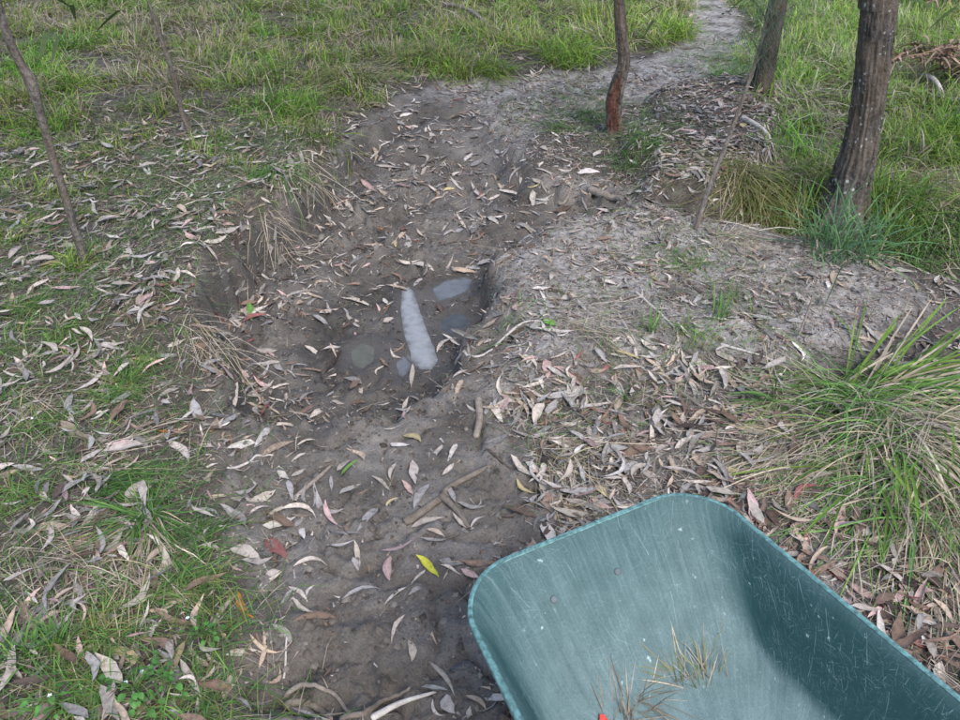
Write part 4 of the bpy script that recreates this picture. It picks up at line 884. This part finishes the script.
def big_tussock():
    b = ground(865, 412); e = empty('strap_tussock', b, 'big strap-leaved tussock, green above and straw-coloured below, right edge', 'grass', 'grass tufts around the hollow')
    def one(px, py, yaw, lean, L, w_, droop, col, nm, mat):
        q = ground(px, py); p0 = np.array([[q.x, q.y, q.z-.005]])
        d = np.array([[math.cos(yaw)*math.sin(lean), math.sin(yaw)*math.sin(lean), math.cos(lean)]])
        sd = np.array([[-math.sin(yaw), math.cos(yaw), 0.25]])
        V, F, K = blades(p0, d, np.array([L]), np.array([w_]), np.array([droop]), np.array([col]), seg=14, side=sd)
        V = V.reshape(15, 2, 3); mid = V.mean(1); mid[:, 2] -= w_*.22            # keel along the middle
        V3 = np.stack([V[:, 0], mid, V[:, 1]], 1).reshape(-1, 3); i = np.arange(14)*3
        F3 = np.concatenate([np.stack([i+k, i+k+1, i+k+4, i+k+3], -1) for k in (0, 1)]); K3 = np.repeat(K.reshape(15, 2, 3)[:, :1], 3, 1).reshape(-1, 3)
        child('blade', mesh_np('blade', V3, F3, mat, cols=K3, smooth=True), e)
    g = lambda: tuple(pick(LUSH*np.array([1.35, 1.12, .9]), 1, .3)[0]); s_ = lambda: tuple(pick(STRAW, 1, .2)[0]*1.15)
    for k in range(60):        # long green blades leaning up and to the right
        one(862+random.uniform(-34, 40), 398+random.uniform(-14, 14), random.gauss(.4, .42), random.uniform(1.05, 1.42), random.uniform(.25, .62), random.uniform(.005, .010), random.uniform(.0, .45), g() if random.random() < .75 else s_(), 'blade', M_GRASS)
    for k in range(22):        # shorter green, leftward
        one(850+random.uniform(-25, 20), 405+random.uniform(-15, 20), random.gauss(2.9, .4), random.uniform(.8, 1.2), random.uniform(.12, .26), random.uniform(.005, .008), random.uniform(.1, .5), g(), 'blade', M_GRASS)
    for k in range(46):        # low green blades reaching towards the barrow
        one(885+random.uniform(-30, 60), 440+random.uniform(-25, 40), random.gauss(-2.3, .7), random.uniform(.7, 1.25), random.uniform(.25, .48), random.uniform(.005, .009), random.uniform(.2, .7), g(), 'blade', M_GRASS)
    for k in range(80):        # arching straw blades
        one(885+random.uniform(-35, 60), 415+random.uniform(-15, 30), random.gauss(-1.0, .8), random.uniform(.6, 1.1), random.uniform(.3, .55), random.uniform(.004, .008), random.uniform(.7, 1.3), s_(), 'blade', M_STRAW)
    parts = []
    for (cx, cy, r_, n, yaw, sp, L0, L1, pl) in [(885, 430, .16, 420, -1.4, 1.5, .18, .42, STRAW*1.05), (850, 450, .16, 260, -2.2, 1.2, .12, .34, STRAW), (930, 450, .2, 320, -1.6, 1.4, .2, .45, STRAW*1.05), (890, 420, .2, 420, -1.6, 2.4, .18, .45, LUSH*1.2),
                                                 (820, 440, .12, 160, 3.0, 1.2, .1, .25, STRAW*.9), (940, 500, .16, 200, -2.2, 1.4, .15, .35, STRAW*.9), (915, 480, .22, 320, -2.2, 1.5, .2, .42, LUSH*1.15), (850, 410, .14, 160, 3.0, 1.0, .15, .32, np.concatenate([LUSH, STRAW]))]:
        q = ground(cx, cy); r = r_*np.sqrt(rng.random(n)); a = rng.uniform(0, 6.28, n); x = q.x+r*np.cos(a); y = q.y+r*np.sin(a)
        p0 = np.stack([x, y, height(x, y)-.004], -1)
        parts.append(blades(p0, dirs(n, 1.0, yaw, sp), rng.uniform(L0, L1, n), rng.uniform(.0018, .0045, n), rng.uniform(.5, 1.3, n), pick(pl, n), seg=7))
    V, F, K = mergeb(parts); child('thatch', mesh_np('thatch', V, F, M_STRAW, cols=K), e, 'stuff')
big_tussock()

# small broad-leaved weed at the bottom left, with its leaves one by one
M_WEED = mat_attr('weed leaf', .5, .2, 120, .2)
def weed(px, py, label, n, s, seed):
    r = random.Random(seed); b = ground(px, py); e = empty('weed', b, label, 'weed', 'small weeds in the left grass')
    for k in range(n):
        a = r.uniform(0, 6.28); h = r.uniform(.02, .075)*s; R0 = r.uniform(.01, .055)*s
        tip = b+Vector((math.cos(a)*R0, math.sin(a)*R0, h)); tip.z = max(tip.z, float(height(np.array([tip.x]), np.array([tip.y]))[0])+.012)
        child('stem', tube(spline([b-Vector((0, 0, .008)), b+Vector((0, 0, h*.6)), tip], 6), .0009, M_WEED, 5, 'stem', cols=np.tile((.10, .17, .05), (6*5+2, 1))), e)
        L_ = r.uniform(.009, .018)*s; X = Vector((math.cos(a), math.sin(a), r.uniform(-.3, .2))).normalized(); Y = Vector((-X.y, X.x, 0)).normalized(); Z = X.cross(Y); V = []; F = []
        for i in range(7):
            q = i/6; w_ = math.sin(math.pi*min(q*1.0, 1)**.8)**.7*.42 if 0 < i < 6 else .02
            for m_ in (-1, 0, 1): V.append(tip+X*q*L_+Y*m_*w_*L_+Z*(abs(m_)*w_*.25-.35*q*q)*L_)
        for i in range(6): F += [(3*i, 3*i+3, 3*i+4, 3*i+1), (3*i+1, 3*i+4, 3*i+5, 3*i+2)]
        c = np.tile(np.array([.075, .20, .045])*r.uniform(.75, 1.3), (21, 1)); child('leaf', mesh_np('leaf', np.array([tuple(v) for v in V]), np.array(F), M_WEED, cols=c, smooth=True), e)
weed(140, 700, 'broad-leaved green weed at the bottom edge left of the mud', 34, 1.15, 1)
weed(172, 690, 'smaller broad-leaved weed beside the bottom yellow leaf', 16, 1.0, 2)
weed(60, 712, 'low weed in the bottom left corner grass', 16, 1.0, 3)
weed(205, 640, 'dark green weed at the grassy left track edge', 18, .9, 4)
weed(548, 330, 'tiny bright green seedling on the pale hump', 6, .6, 6)
M_PETAL = mat_plain('white petal', (.75, .76, .78), .5, 0, .06)
for px, py, lb in [(130, 692, 'tiny white flower right of two beside the bottom weed'), (146, 681, 'tiny white flower nearest the bottom yellow leaf'), (55, 705, 'tiny white flower in the bottom left corner'), (36, 427, 'tiny white flower on the flattened left grass'), (191, 627, 'tiny white flower by the grassy track edge')]:
    b = ground(px, py); e = empty('flower', b, lb, 'flower', 'tiny white flowers in the grass')
    top = b+Vector((0, 0, .035)); child('stem', tube(spline([b-Vector((0, 0, .006)), b+Vector((.004, 0, .02)), top], 5), .0008, M_WEED, 5, 'stem', cols=np.tile((.10, .17, .05), (27, 1))), e)
    for k in range(5):
        a = k*2*math.pi/5; X = Vector((math.cos(a), math.sin(a), .35)).normalized(); Y = Vector((-math.sin(a), math.cos(a), 0)); l = .0055
        V = [top, top+X*l*.6+Y*l*.42, top+X*l*1.1, top+X*l*.6-Y*l*.42]; child('petal', mesh_np('petal', np.array([tuple(v) for v in V]), np.array([[0, 1, 2, 3]]), M_PETAL), e)

# ------------------------------------------------------------------ sticks, roots, bark
def stick(pix, wpx, label, mat=M_STICK, name='stick', lift=.35, taper=.6, cat='stick', group='sticks on the ground', n=20, arch=0.0, bmp=.25, straight=False):
    g = [ground(a, b) for a, b in pix]; r0 = wpx*math.hypot(g[0].y, CAM_H, g[0].x)/FPX/2
    p = spline(g, n); r = r0*np.linspace(1, taper, n); r[0] *= .8; r[-1] *= .55
    h = height(p[:, 0], p[:, 1]); lo = p[:, 2]*.5+h*.5
    t = np.linspace(0, 1, n); pl = np.polyfit(t, h, min(3, len(pix))); zz = np.polyval(pl, t)
    p[:, 2] = np.maximum(zz, h-r*.6)+r*lift+arch*np.sin(math.pi*t)
    if straight:
        l_ = np.polyval(np.polyfit(t, h, 1), t); p[:, 2] = l_+np.percentile(h-l_, 85)+r*lift
    p[:, :2] += np.cumsum(rng.normal(0, r0*.05, (n, 2)), 0)
    o = link(name, tube(p, r, mat, 12, name, bmp, int(pix[0][0]))); c = Vector(p.mean(0)); o.data.transform(Matrix.Translation(-c)); o.location = c
    return tag(o, label, cat, group)
stick([(405,524),(440,499),(452,487),(494,465)], 9, 'thick muddy stick lying across the track above the wheelbarrow', M_MUDSTICK, lift=.2, straight=True, bmp=.12)
stick([(441,496),(455,510),(470,527)], 7, 'shorter stick branching off below the thick muddy stick', M_MUDSTICK, lift=.5, straight=True, bmp=.12)
stick([(295,501),(312,485),(331,468)], 5, 'straight thin grey stick on the left of the track', M_STICK, lift=.5, straight=True, bmp=.12)
stick([(372,719),(404,706),(437,694)], 7, 'bleached bark strip with a white sheen at the bottom edge', M_PSTICK, lift=.8, taper=.35, bmp=.05, straight=True)
stick([(340,722),(365,712),(385,704),(410,690)], 6, 'brown root beside the bleached bark strip', M_MUDSTICK, lift=.4)
stick([(284,698),(305,694),(322,694),(338,704),(352,718)], 5, 'arched muddy root over a footprint at the bottom edge', M_STICK, lift=.6, arch=.025)
stick([(286,708),(302,704),(318,712),(330,722)], 9, 'grey gnarled root end under the arched root', M_STICK, lift=.5)
stick([(227,469),(250,462),(274,455)], 3, 'fine pale twig on the left edge of the mud', M_PSTICK, lift=1)
stick([(284,680),(286,660),(287,637)], 2.5, 'fine upright-lying pale twig near the left footprint', M_PSTICK, lift=1)
stick([(224,640),(248,652),(272,668)], 4, 'dark twig in the grass at the left track edge', M_DSTICK, lift=.9)
stick([(479,402),(479,420),(476,439)], 8, 'short stubby pale wood chip standing out on the smooth mud', M_STICK, name='wood_chip', lift=.6, taper=.8, cat='wood chip', bmp=.12, straight=True)
stick([(486,452),(500,462),(512,470)], 3, 'thin dark twig right of the thick muddy stick', M_DSTICK, lift=1)
stick([(500,516),(516,514),(530,500)], 4, 'bent dark twig by the wheelbarrow front edge', M_DSTICK, lift=.9)
stick([(589,190),(606,194),(620,203),(636,211)], 8, 'brown peeling bark strip on the small scarp behind the hollow', M_STICK, name='bark_strip', lift=.7, cat='bark')
stick([(558,206),(565,196),(573,184)], 4, 'short grey stick leaning on the scarp', M_STICK, lift=.8)
stick([(635,293),(655,310),(676,329)], 3, 'straight pale twig on the hump', M_PSTICK, lift=1)
stick([(618,315),(628,330),(636,345)], 2.5, 'thin pale twig left of the straight hump twig', M_PSTICK, lift=1)
stick([(495,347),(520,325),(545,322)], 3, 'forked straw-coloured twig at the hollow right rim', M_PSTICK, lift=1)
stick([(455,366),(475,358),(492,350)], 3, 'pale twig on the brown clods right of the puddle', M_PSTICK, lift=1)
stick([(672,388),(690,400),(712,416)], 4, 'weathered stick in the litter below the hump', M_STICK, lift=.9)
stick([(640,441),(655,443),(672,446)], 4, 'dark stick piece in the litter above the wheelbarrow', M_DSTICK, lift=.9)
stick([(720,345),(745,352),(775,362)], 3, 'pale stem lying at the foot of the hump right side', M_PSTICK, lift=1)
stick([(742,120),(758,128),(770,142)], 5, 'pale curved stick on the litter mound', M_PSTICK, lift=1)
stick([(693,158),(705,164),(718,172)], 5, 'brown stick at the foot of the litter mound', M_STICK, lift=.9)
stick([(918,84),(930,92),(944,103)], 5, 'bleached white stick in the grass at the far right', M_PSTICK, lift=2.0, arch=.05)
stick([(945,107),(962,112),(980,116)], 4, 'second bleached stick leaving the right edge', M_PSTICK, lift=2.0, arch=.05)
stick([(140,165),(150,176),(146,160)], 3, 'curved bleached twig in the left bank grass', M_PSTICK, lift=1)
stick([(440,10),(465,18),(490,30)], 4, 'grey fallen stick in the grass at the top', M_STICK, lift=2.0, arch=.05)
stick([(0,395),(20,372),(32,360)], 3, 'dry stem at the left edge', M_PSTICK, lift=1)
stick([(503,722),(508,708),(512,696)], 10, 'dark stick end beside the wheelbarrow left rim', M_DSTICK, lift=.6)
# standing dry stem on the hump
b = ground(797, 336); t_ = Pd(813, 296, b.y+.02)
o = link('dry_stem', tube(spline([b-Vector((0, 0, .03)), (b+t_)/2+Vector((.004, 0, 0)), t_], 10), np.linspace(.0045, .003, 10), M_STICK, 8, 'dry_stem')); tag(o, 'single brown dry stem standing upright on the pale hump', 'stem')

# dead brown branches at the far right
def dead_branch(px, py, label, n, s, seed):
    r = random.Random(seed); b = ground(px, py); e = empty('dead_branch', b, label, 'branch', 'dead leafy branches in the far grass')
    tips = []
    for k in range(5):
        a = r.uniform(0, 6.28); q = b+Vector((math.cos(a)*s, math.sin(a)*s*.7, r.uniform(.25, .55)*s)); mid = (b+q)/2+Vector((0, 0, .35*s)); pp = spline([b-Vector((0, 0, .02)), mid, q], 10)
        child('twig', tube(pp, np.linspace(.009, .003, 10), M_DSTICK, 7, 'twig'), e); tips += [Vector(v) for v in pp[3:]]
    c = np.array([tuple(tips[i]) for i in rng.integers(0, len(tips), n)])+rng.normal(0, .05*s, (n, 3)); c[:, 2] = np.maximum(c[:, 2], height(c[:, 0], c[:, 1])+.06)
    d0 = dirs(n, 1.3); V, F, K = blades(c, d0, rng.uniform(.07, .16, n), rng.uniform(.010, .024, n), rng.uniform(.3, 1, n), pick(np.array([(.22, .145, .10), (.30, .20, .14), (.15, .10, .075), (.34, .25, .19)]), n), seg=4)
    child('dead_leaves', mesh_np('dead_leaves', V, F, M_STRAW, cols=K), e, 'stuff')
dead_branch(950, 82, 'brown heap of dead leafy twigs at the right edge', 420, .42, 1)
dead_branch(945, 14, 'larger brown heap of dead leaves in the top right corner', 700, .75, 2)

# ------------------------------------------------------------------ wheelbarrow
M_TRAY = mat_tray(); M_RIM = mat_plain('worn green rim', (.10, .21, .205), .42, 0, .6, 110)
M_STEEL = mat_plain('painted steel tube', (.05, .05, .052), .45, .3); M_RUB = mat_plain('tyre rubber', (.02, .02, .02), .85); M_HUB = mat_plain('wheel hub', (.45, .40, .08), .5)
M_BOLT = mat_plain('dusty bolt head', (.13, .16, .165), .8, .2); M_GRIP = mat_plain('black grip', (.02, .02, .022), .7)
def wheelbarrow():
    fl, fr = Vector((-.060, .905, .5)), Vector((.446, 1.162, .5))
    F0 = (fl+fr)/2; rt = (fr-fl).normalized(); bk = Vector((rt.y, -rt.x, 0)); W0 = (fr-fl).length
    gz = float(height(np.array([F0.x+bk.x*.55]), np.array([F0.y+bk.y*.55]))[0])
    base = Vector((F0.x+bk.x*.5, F0.y+bk.y*.5, gz))
    e = empty('wheelbarrow', base, 'scratched dark green plastic wheelbarrow in the bottom right corner', 'wheelbarrow')
    S = lambda s, v, z: F0+rt*s+bk*v+Vector((0, 0, z-.5))          # local: s right, v backwards, z up
    LEN = .92
    def ring(f, b, wf, wb, rad, z, zb=None, n=14):
        """rounded rectangle at depth; f,b = front/back v, wf,wb = half widths"""
        zb = z if zb is None else zb
        cn = [(-wf, f), (wf, f), (wb, b), (-wb, b)]; pts = []
        for i in range(4):
            c = np.array(cn[i]); p = np.array(cn[i-1]); q = np.array(cn[(i+1) % 4]); d1 = (p-c)/np.linalg.norm(p-c); d2 = (q-c)/np.linalg.norm(q-c)
            ang = math.acos(np.clip(d1@d2, -1, 1)); t = rad/math.tan(ang/2); ctr = c+(d1+d2)/np.linalg.norm(d1+d2)*rad/math.sin(ang/2)
            a0 = c+d1*t-ctr; a1 = c+d2*t-ctr; t0 = math.atan2(a0[1], a0[0]); t1 = math.atan2(a1[1], a1[0]); dt = (t1-t0+math.pi) % (2*math.pi)-math.pi
            arc = [ctr+rad*np.array([math.cos(t0+dt*k/n), math.sin(t0+dt*k/n)]) for k in range(n+1)]
            pts += arc
        # straight runs between the corners get extra points
        out = []; m_ = len(pts)
        for i in range(m_):
            a, c = pts[i], pts[(i+1) % m_]; l = np.linalg.norm(c-a); out.append(a)
            if (i+1) % (n+1) == 0: out += [a+(c-a)*k/16 for k in range(1, 16)]
        return [(p[0], p[1], z+(zb-z)*np.clip(p[1]/LEN, 0, 1)) for p in out]
    hw, hb = W0/2, W0/2+.062
    prof = [  # inset front, inset side, inset back, z, corner radius
        (0.0095, 0.0095, .0095, .4925, .1215), (.020, .018, .02, .485, .120), (.055, .030, .04, .458, .115), (.105, .042, .06, .418, .110), (.160, .056, .08, .374, .105), (.205, .068, .10, .338, .10),
        (.235, .080, .115, .317, .095), (.262, .100, .13, .303, .09), (.300, .130, .16, .296, .085), (.36, .17, .22, .293, .06), (.42, .22, .30, .292, .03)]
    rings = [ring(a, LEN-c, hw-b_, hb-b_, r, z, z+.015) for a, b_, c, z, r in prof]
    n = len(rings[0])
    def shell(off, name, mat, flip):
        V = []; uv = []
        per = np.concatenate([[0], np.cumsum([np.linalg.norm(np.array(rings[0][i+1])-np.array(rings[0][i])) for i in range(n-1)])])
        dist = np.concatenate([[0], np.cumsum([np.linalg.norm(np.array(rings[k+1][n//8])-np.array(rings[k][n//8])) for k in range(len(rings)-1)])])
        for k, rg in enumerate(rings):
            for i, (s, v, z) in enumerate(rg):
                cv = LEN/2; ds, dv = s, v-cv; l = math.hypot(ds, dv)+1e-9
                q = S(s+ds/l*off, v+dv/l*off, z-off); V.append(tuple(q)); uv.append((per[i], dist[k]))
        V.append(tuple(S(0, LEN*.54, .293-off))); uv.append((0, dist[-1]+.15))
        F = []
        for k in range(len(rings)-1):
            for i in range(n): F.append((k*n+i, k*n+(i+1) % n, (k+1)*n+(i+1) % n, (k+1)*n+i))
        c = len(V)-1; k = len(rings)-1
        for i in range(0, n, 2): F.append((k*n+i, k*n+(i+1) % n, k*n+(i+2) % n, c))
        F = np.array(F); F = F[:, ::-1] if not flip else F
        return mesh_np(name, np.array(V), F, mat, uv=np.array(uv), smooth=True)
    tray = child('tray', shell(0, 'tray', M_TRAY, True), e); child('tray_underside', shell(.005, 'tray_underside', M_TRAY, False), e)
    rim = ring(.0, LEN, hw, hb, .13, .492, .507); rp = [S(*p) for p in rim]+[S(*rim[0])]
    # rolled lip: outward-turned edge with a rounded section
    pts = np.array([tuple(p) for p in rp]); ctr = S(0, LEN/2, .5); m_ = len(pts)-1
    sec = [(-.0125, -.001), (-.010, .0003), (-.0065, .001), (-.003, .0007), (-.0015, -.001), (-.001, -.006), (-.002, -.012), (-.004, -.012), (-.005, -.006), (-.009, -.003)]
    T = np.roll(pts[:-1], -1, 0)-np.roll(pts[:-1], 1, 0); T /= np.linalg.norm(T, axis=1, keepdims=True); O = np.stack([T[:, 1], -T[:, 0], 0*T[:, 0]], -1)
    sgn = np.sign(((pts[:-1]-np.array(tuple(ctr)))*O).sum(1)); O = O*np.sign(sgn.mean())
    V = np.concatenate([pts[:-1]+O*a+np.array([0, 0, b_]) for a, b_ in sec]); q = len(sec); i = np.arange(m_)
    Fr = np.concatenate([np.stack([k*m_+i, k*m_+(i+1) % m_, ((k+1) % q)*m_+(i+1) % m_, ((k+1) % q)*m_+i], -1) for k in range(q)])
    child('rim', mesh_np('rim', V, Fr, M_RIM, uv=np.stack([V[:, 0], V[:, 1]], -1), smooth=True), e)
    # two bolt heads on the sloping front
    for s in (-.11, .03):
        c = S(s, .088, .436); nn_ = (bk*.62+Vector((0, 0, .78))).normalized(); p = [c-nn_*.003, c-nn_*.0005, c+nn_*.0008, c+nn_*.0012]
        child('bolt', tube(p, [.007, .007, .006, .002], M_BOLT, 12, 'bolt'), e)
    # underframe
    for sg in (-1, 1):
        pp = [S(sg*.065, .03, .15+gz), S(sg*.12, .20, .262), S(sg*.20, .40, .277), S(sg*.22, .80, .30), S(sg*.26, 1.1, .50), S(sg*.28, 1.42, .60)]
        child('handle', tube(spline(pp, 40), .015, M_STEEL, 12, 'handle'), e)
        child('grip', tube(spline([S(sg*.275, 1.33, .572), S(sg*.282, 1.46, .612)], 6), .019, M_GRIP, 12, 'grip'), e)
        q = S(sg*.23, .72, 0); gq = float(height(np.array([q.x]), np.array([q.y]))[0])
        child('leg', tube(spline([S(sg*.215, .58, .28), S(sg*.25, .64, gq+.03), S(sg*.25, .68, gq+.004), S(sg*.25, .76, gq+.004), S(sg*.25, .80, gq+.03), S(sg*.225, .86, .30)], 40), .012, M_STEEL, 10, 'leg'), e)
    wc = S(0, .03, 0); gw = float(height(np.array([wc.x]), np.array([wc.y]))[0]); r = .15; wc.z = gw+r-.012
    wheel = bpy.data.objects.new('wheel', None); C.objects.link(wheel); wheel.parent = e; wheel.location = wc-base
    def around(prof_, name, mat, n_=40):
        V = []; k = len(prof_)
        for i in range(n_):
            a = 2*math.pi*i/n_
            for rr, ss_ in prof_: V.append(tuple(rt*ss_+(bk*math.cos(a)+Vector((0, 0, 1))*math.sin(a))*rr))
        F = [(i*k+j, ((i+1) % n_)*k+j, ((i+1) % n_)*k+(j+1) % k, i*k+(j+1) % k) for i in range(n_) for j in range(k)]
        o = link(name, mesh_np(name, np.array(V), np.array(F), mat, smooth=True), wheel); return o
    around([(.085, -.03), (.112, -.042), (.136, -.038), (.149, -.02), (.15, 0), (.149, .02), (.136, .038), (.112, .042), (.085, .03)], 'tyre', M_RUB)
    around([(.014, -.04), (.03, -.04), (.05, -.012), (.078, -.012), (.088, -.03), (.088, .03), (.078, .012), (.05, .012), (.03, .04), (.014, .04)], 'hub', M_HUB)
    child('axle', tube([wc-rt*.075, wc-rt*.04, wc+rt*.04, wc+rt*.075], .008, M_STEEL, 10, 'axle'), e)
    return S, bk, rt
S, BK_, RT_ = wheelbarrow()
# what lies in the tray
def tray_z(v):   # height of the sloping front along the middle
    return float(np.interp(v, [.02, .055, .105, .16, .205, .235, .262, .30, .36], [.485, .458, .418, .374, .338, .317, .303, .296, .293]))
M_SOIL = mat_plain('dried soil', (.22, .20, .175), .9, 0, .3, 50)
def soil():
    c = S(.02, .33, .293); V, F = [], []; nr, na = 9, 30
    for i in range(nr+1):
        for j in range(na):
            a = 2*math.pi*j/na; q = i/nr; rr = q*(1+.18*math.sin(3*a+1)+.1*math.sin(7*a)); s, v = .01+rr*.15*math.cos(a), .345+rr*.085*math.sin(a)
            V.append(tuple(S(s, v, tray_z(v)+.004*(1-q**2)+.002*float(pn(s*60, v*60, 3))*(1-q)+.001)))
    for i in range(nr):
        for j in range(na): F.append((i*na+j, (i+1)*na+j, (i+1)*na+(j+1) % na, i*na+(j+1) % na))
    o = link('soil_patch', mesh_np('soil_patch', np.array(V), np.array(F), M_SOIL, smooth=True)); tag(o, 'smear of dried pale soil in the bottom of the wheelbarrow', 'soil')
soil()
def tray_tuft(s, v, n, label, yaw, L, pal_, lean):
    b = S(s, v, tray_z(v)+.002); e = empty('pulled_grass', b, label, 'grass', 'pulled grass in the wheelbarrow')
    p0 = np.array([tuple(b)])+rng.normal(0, 1, (n, 3))*np.array([.016, .012, .0]); 
    d0 = dirs(n, lean, yaw, 1.1)
    V, F, K = blades(p0, d0, rng.uniform(L[0], L[1], n), rng.uniform(.0012, .0024, n), rng.uniform(.0, .35, n), pick(pal_, n), seg=5, ground_clamp=False)
    # keep clear of the sloping tray
    lv = (V-np.array(tuple(S(0, 0, .5))))@np.array(tuple(BK_)); zt = np.interp(lv, [.02, .055, .105, .16, .205, .235, .262, .30, .36], [.485, .458, .418, .374, .338, .317, .303, .296, .293])+.004
    V[:, 2] = np.maximum(V[:, 2], zt); child('stems', mesh_np('stems', V, F, M_STRAW, cols=K), e, 'stuff')
tray_tuft(.115, .275, 30, 'upright dry grass tuft with splayed stalks in the wheelbarrow', math.pi*.5+.2, (.04, .10), np.concatenate([STRAW, STRAW, OLIVE*1.3]), .7)
tray_tuft(.07, .27, 26, 'tangled grass wisp beside the upright tuft in the wheelbarrow', 2.4, (.04, .09), np.concatenate([STRAW, OLIVE]), 1.1)
tray_tuft(-.075, .275, 34, 'brown root tangle beside the red scrap in the wheelbarrow', 1.0, (.03, .09), STRAW*.6, 1.2)
tray_tuft(-.02, .265, 24, 'thin curved grass stems along the soil in the wheelbarrow', .2, (.05, .12), STRAW*.8, 1.3)
M_RED = mat_plain('red plastic', (.75, .05, .035), .4, 0, .15)
b = S(-.112, .268, tray_z(.268)+.004)
V = [(-.006, -.012, 0), (.004, -.014, .001), (.008, -.002, .006), (.006, .012, .003), (-.003, .015, .006), (-.008, .003, .002)]
bm = bmesh.new(); vb = [bm.verts.new(v) for v in V]; vt = [bm.verts.new((v[0], v[1], v[2]+.004)) for v in V]; bm.faces.new(vb[::-1]); bm.faces.new(vt)
for i in range(6): bm.faces.new((vb[i], vb[(i+1) % 6], vt[(i+1) % 6], vt[i]))
me = bpy.data.meshes.new('red_scrap'); bm.to_mesh(me); bm.free(); me.materials.append(M_RED); o = link('red_scrap', me, None, b); o.rotation_euler = (.3, .1, .4); tag(o, 'small bright red plastic scrap in the bottom of the wheelbarrow', 'plastic scrap')
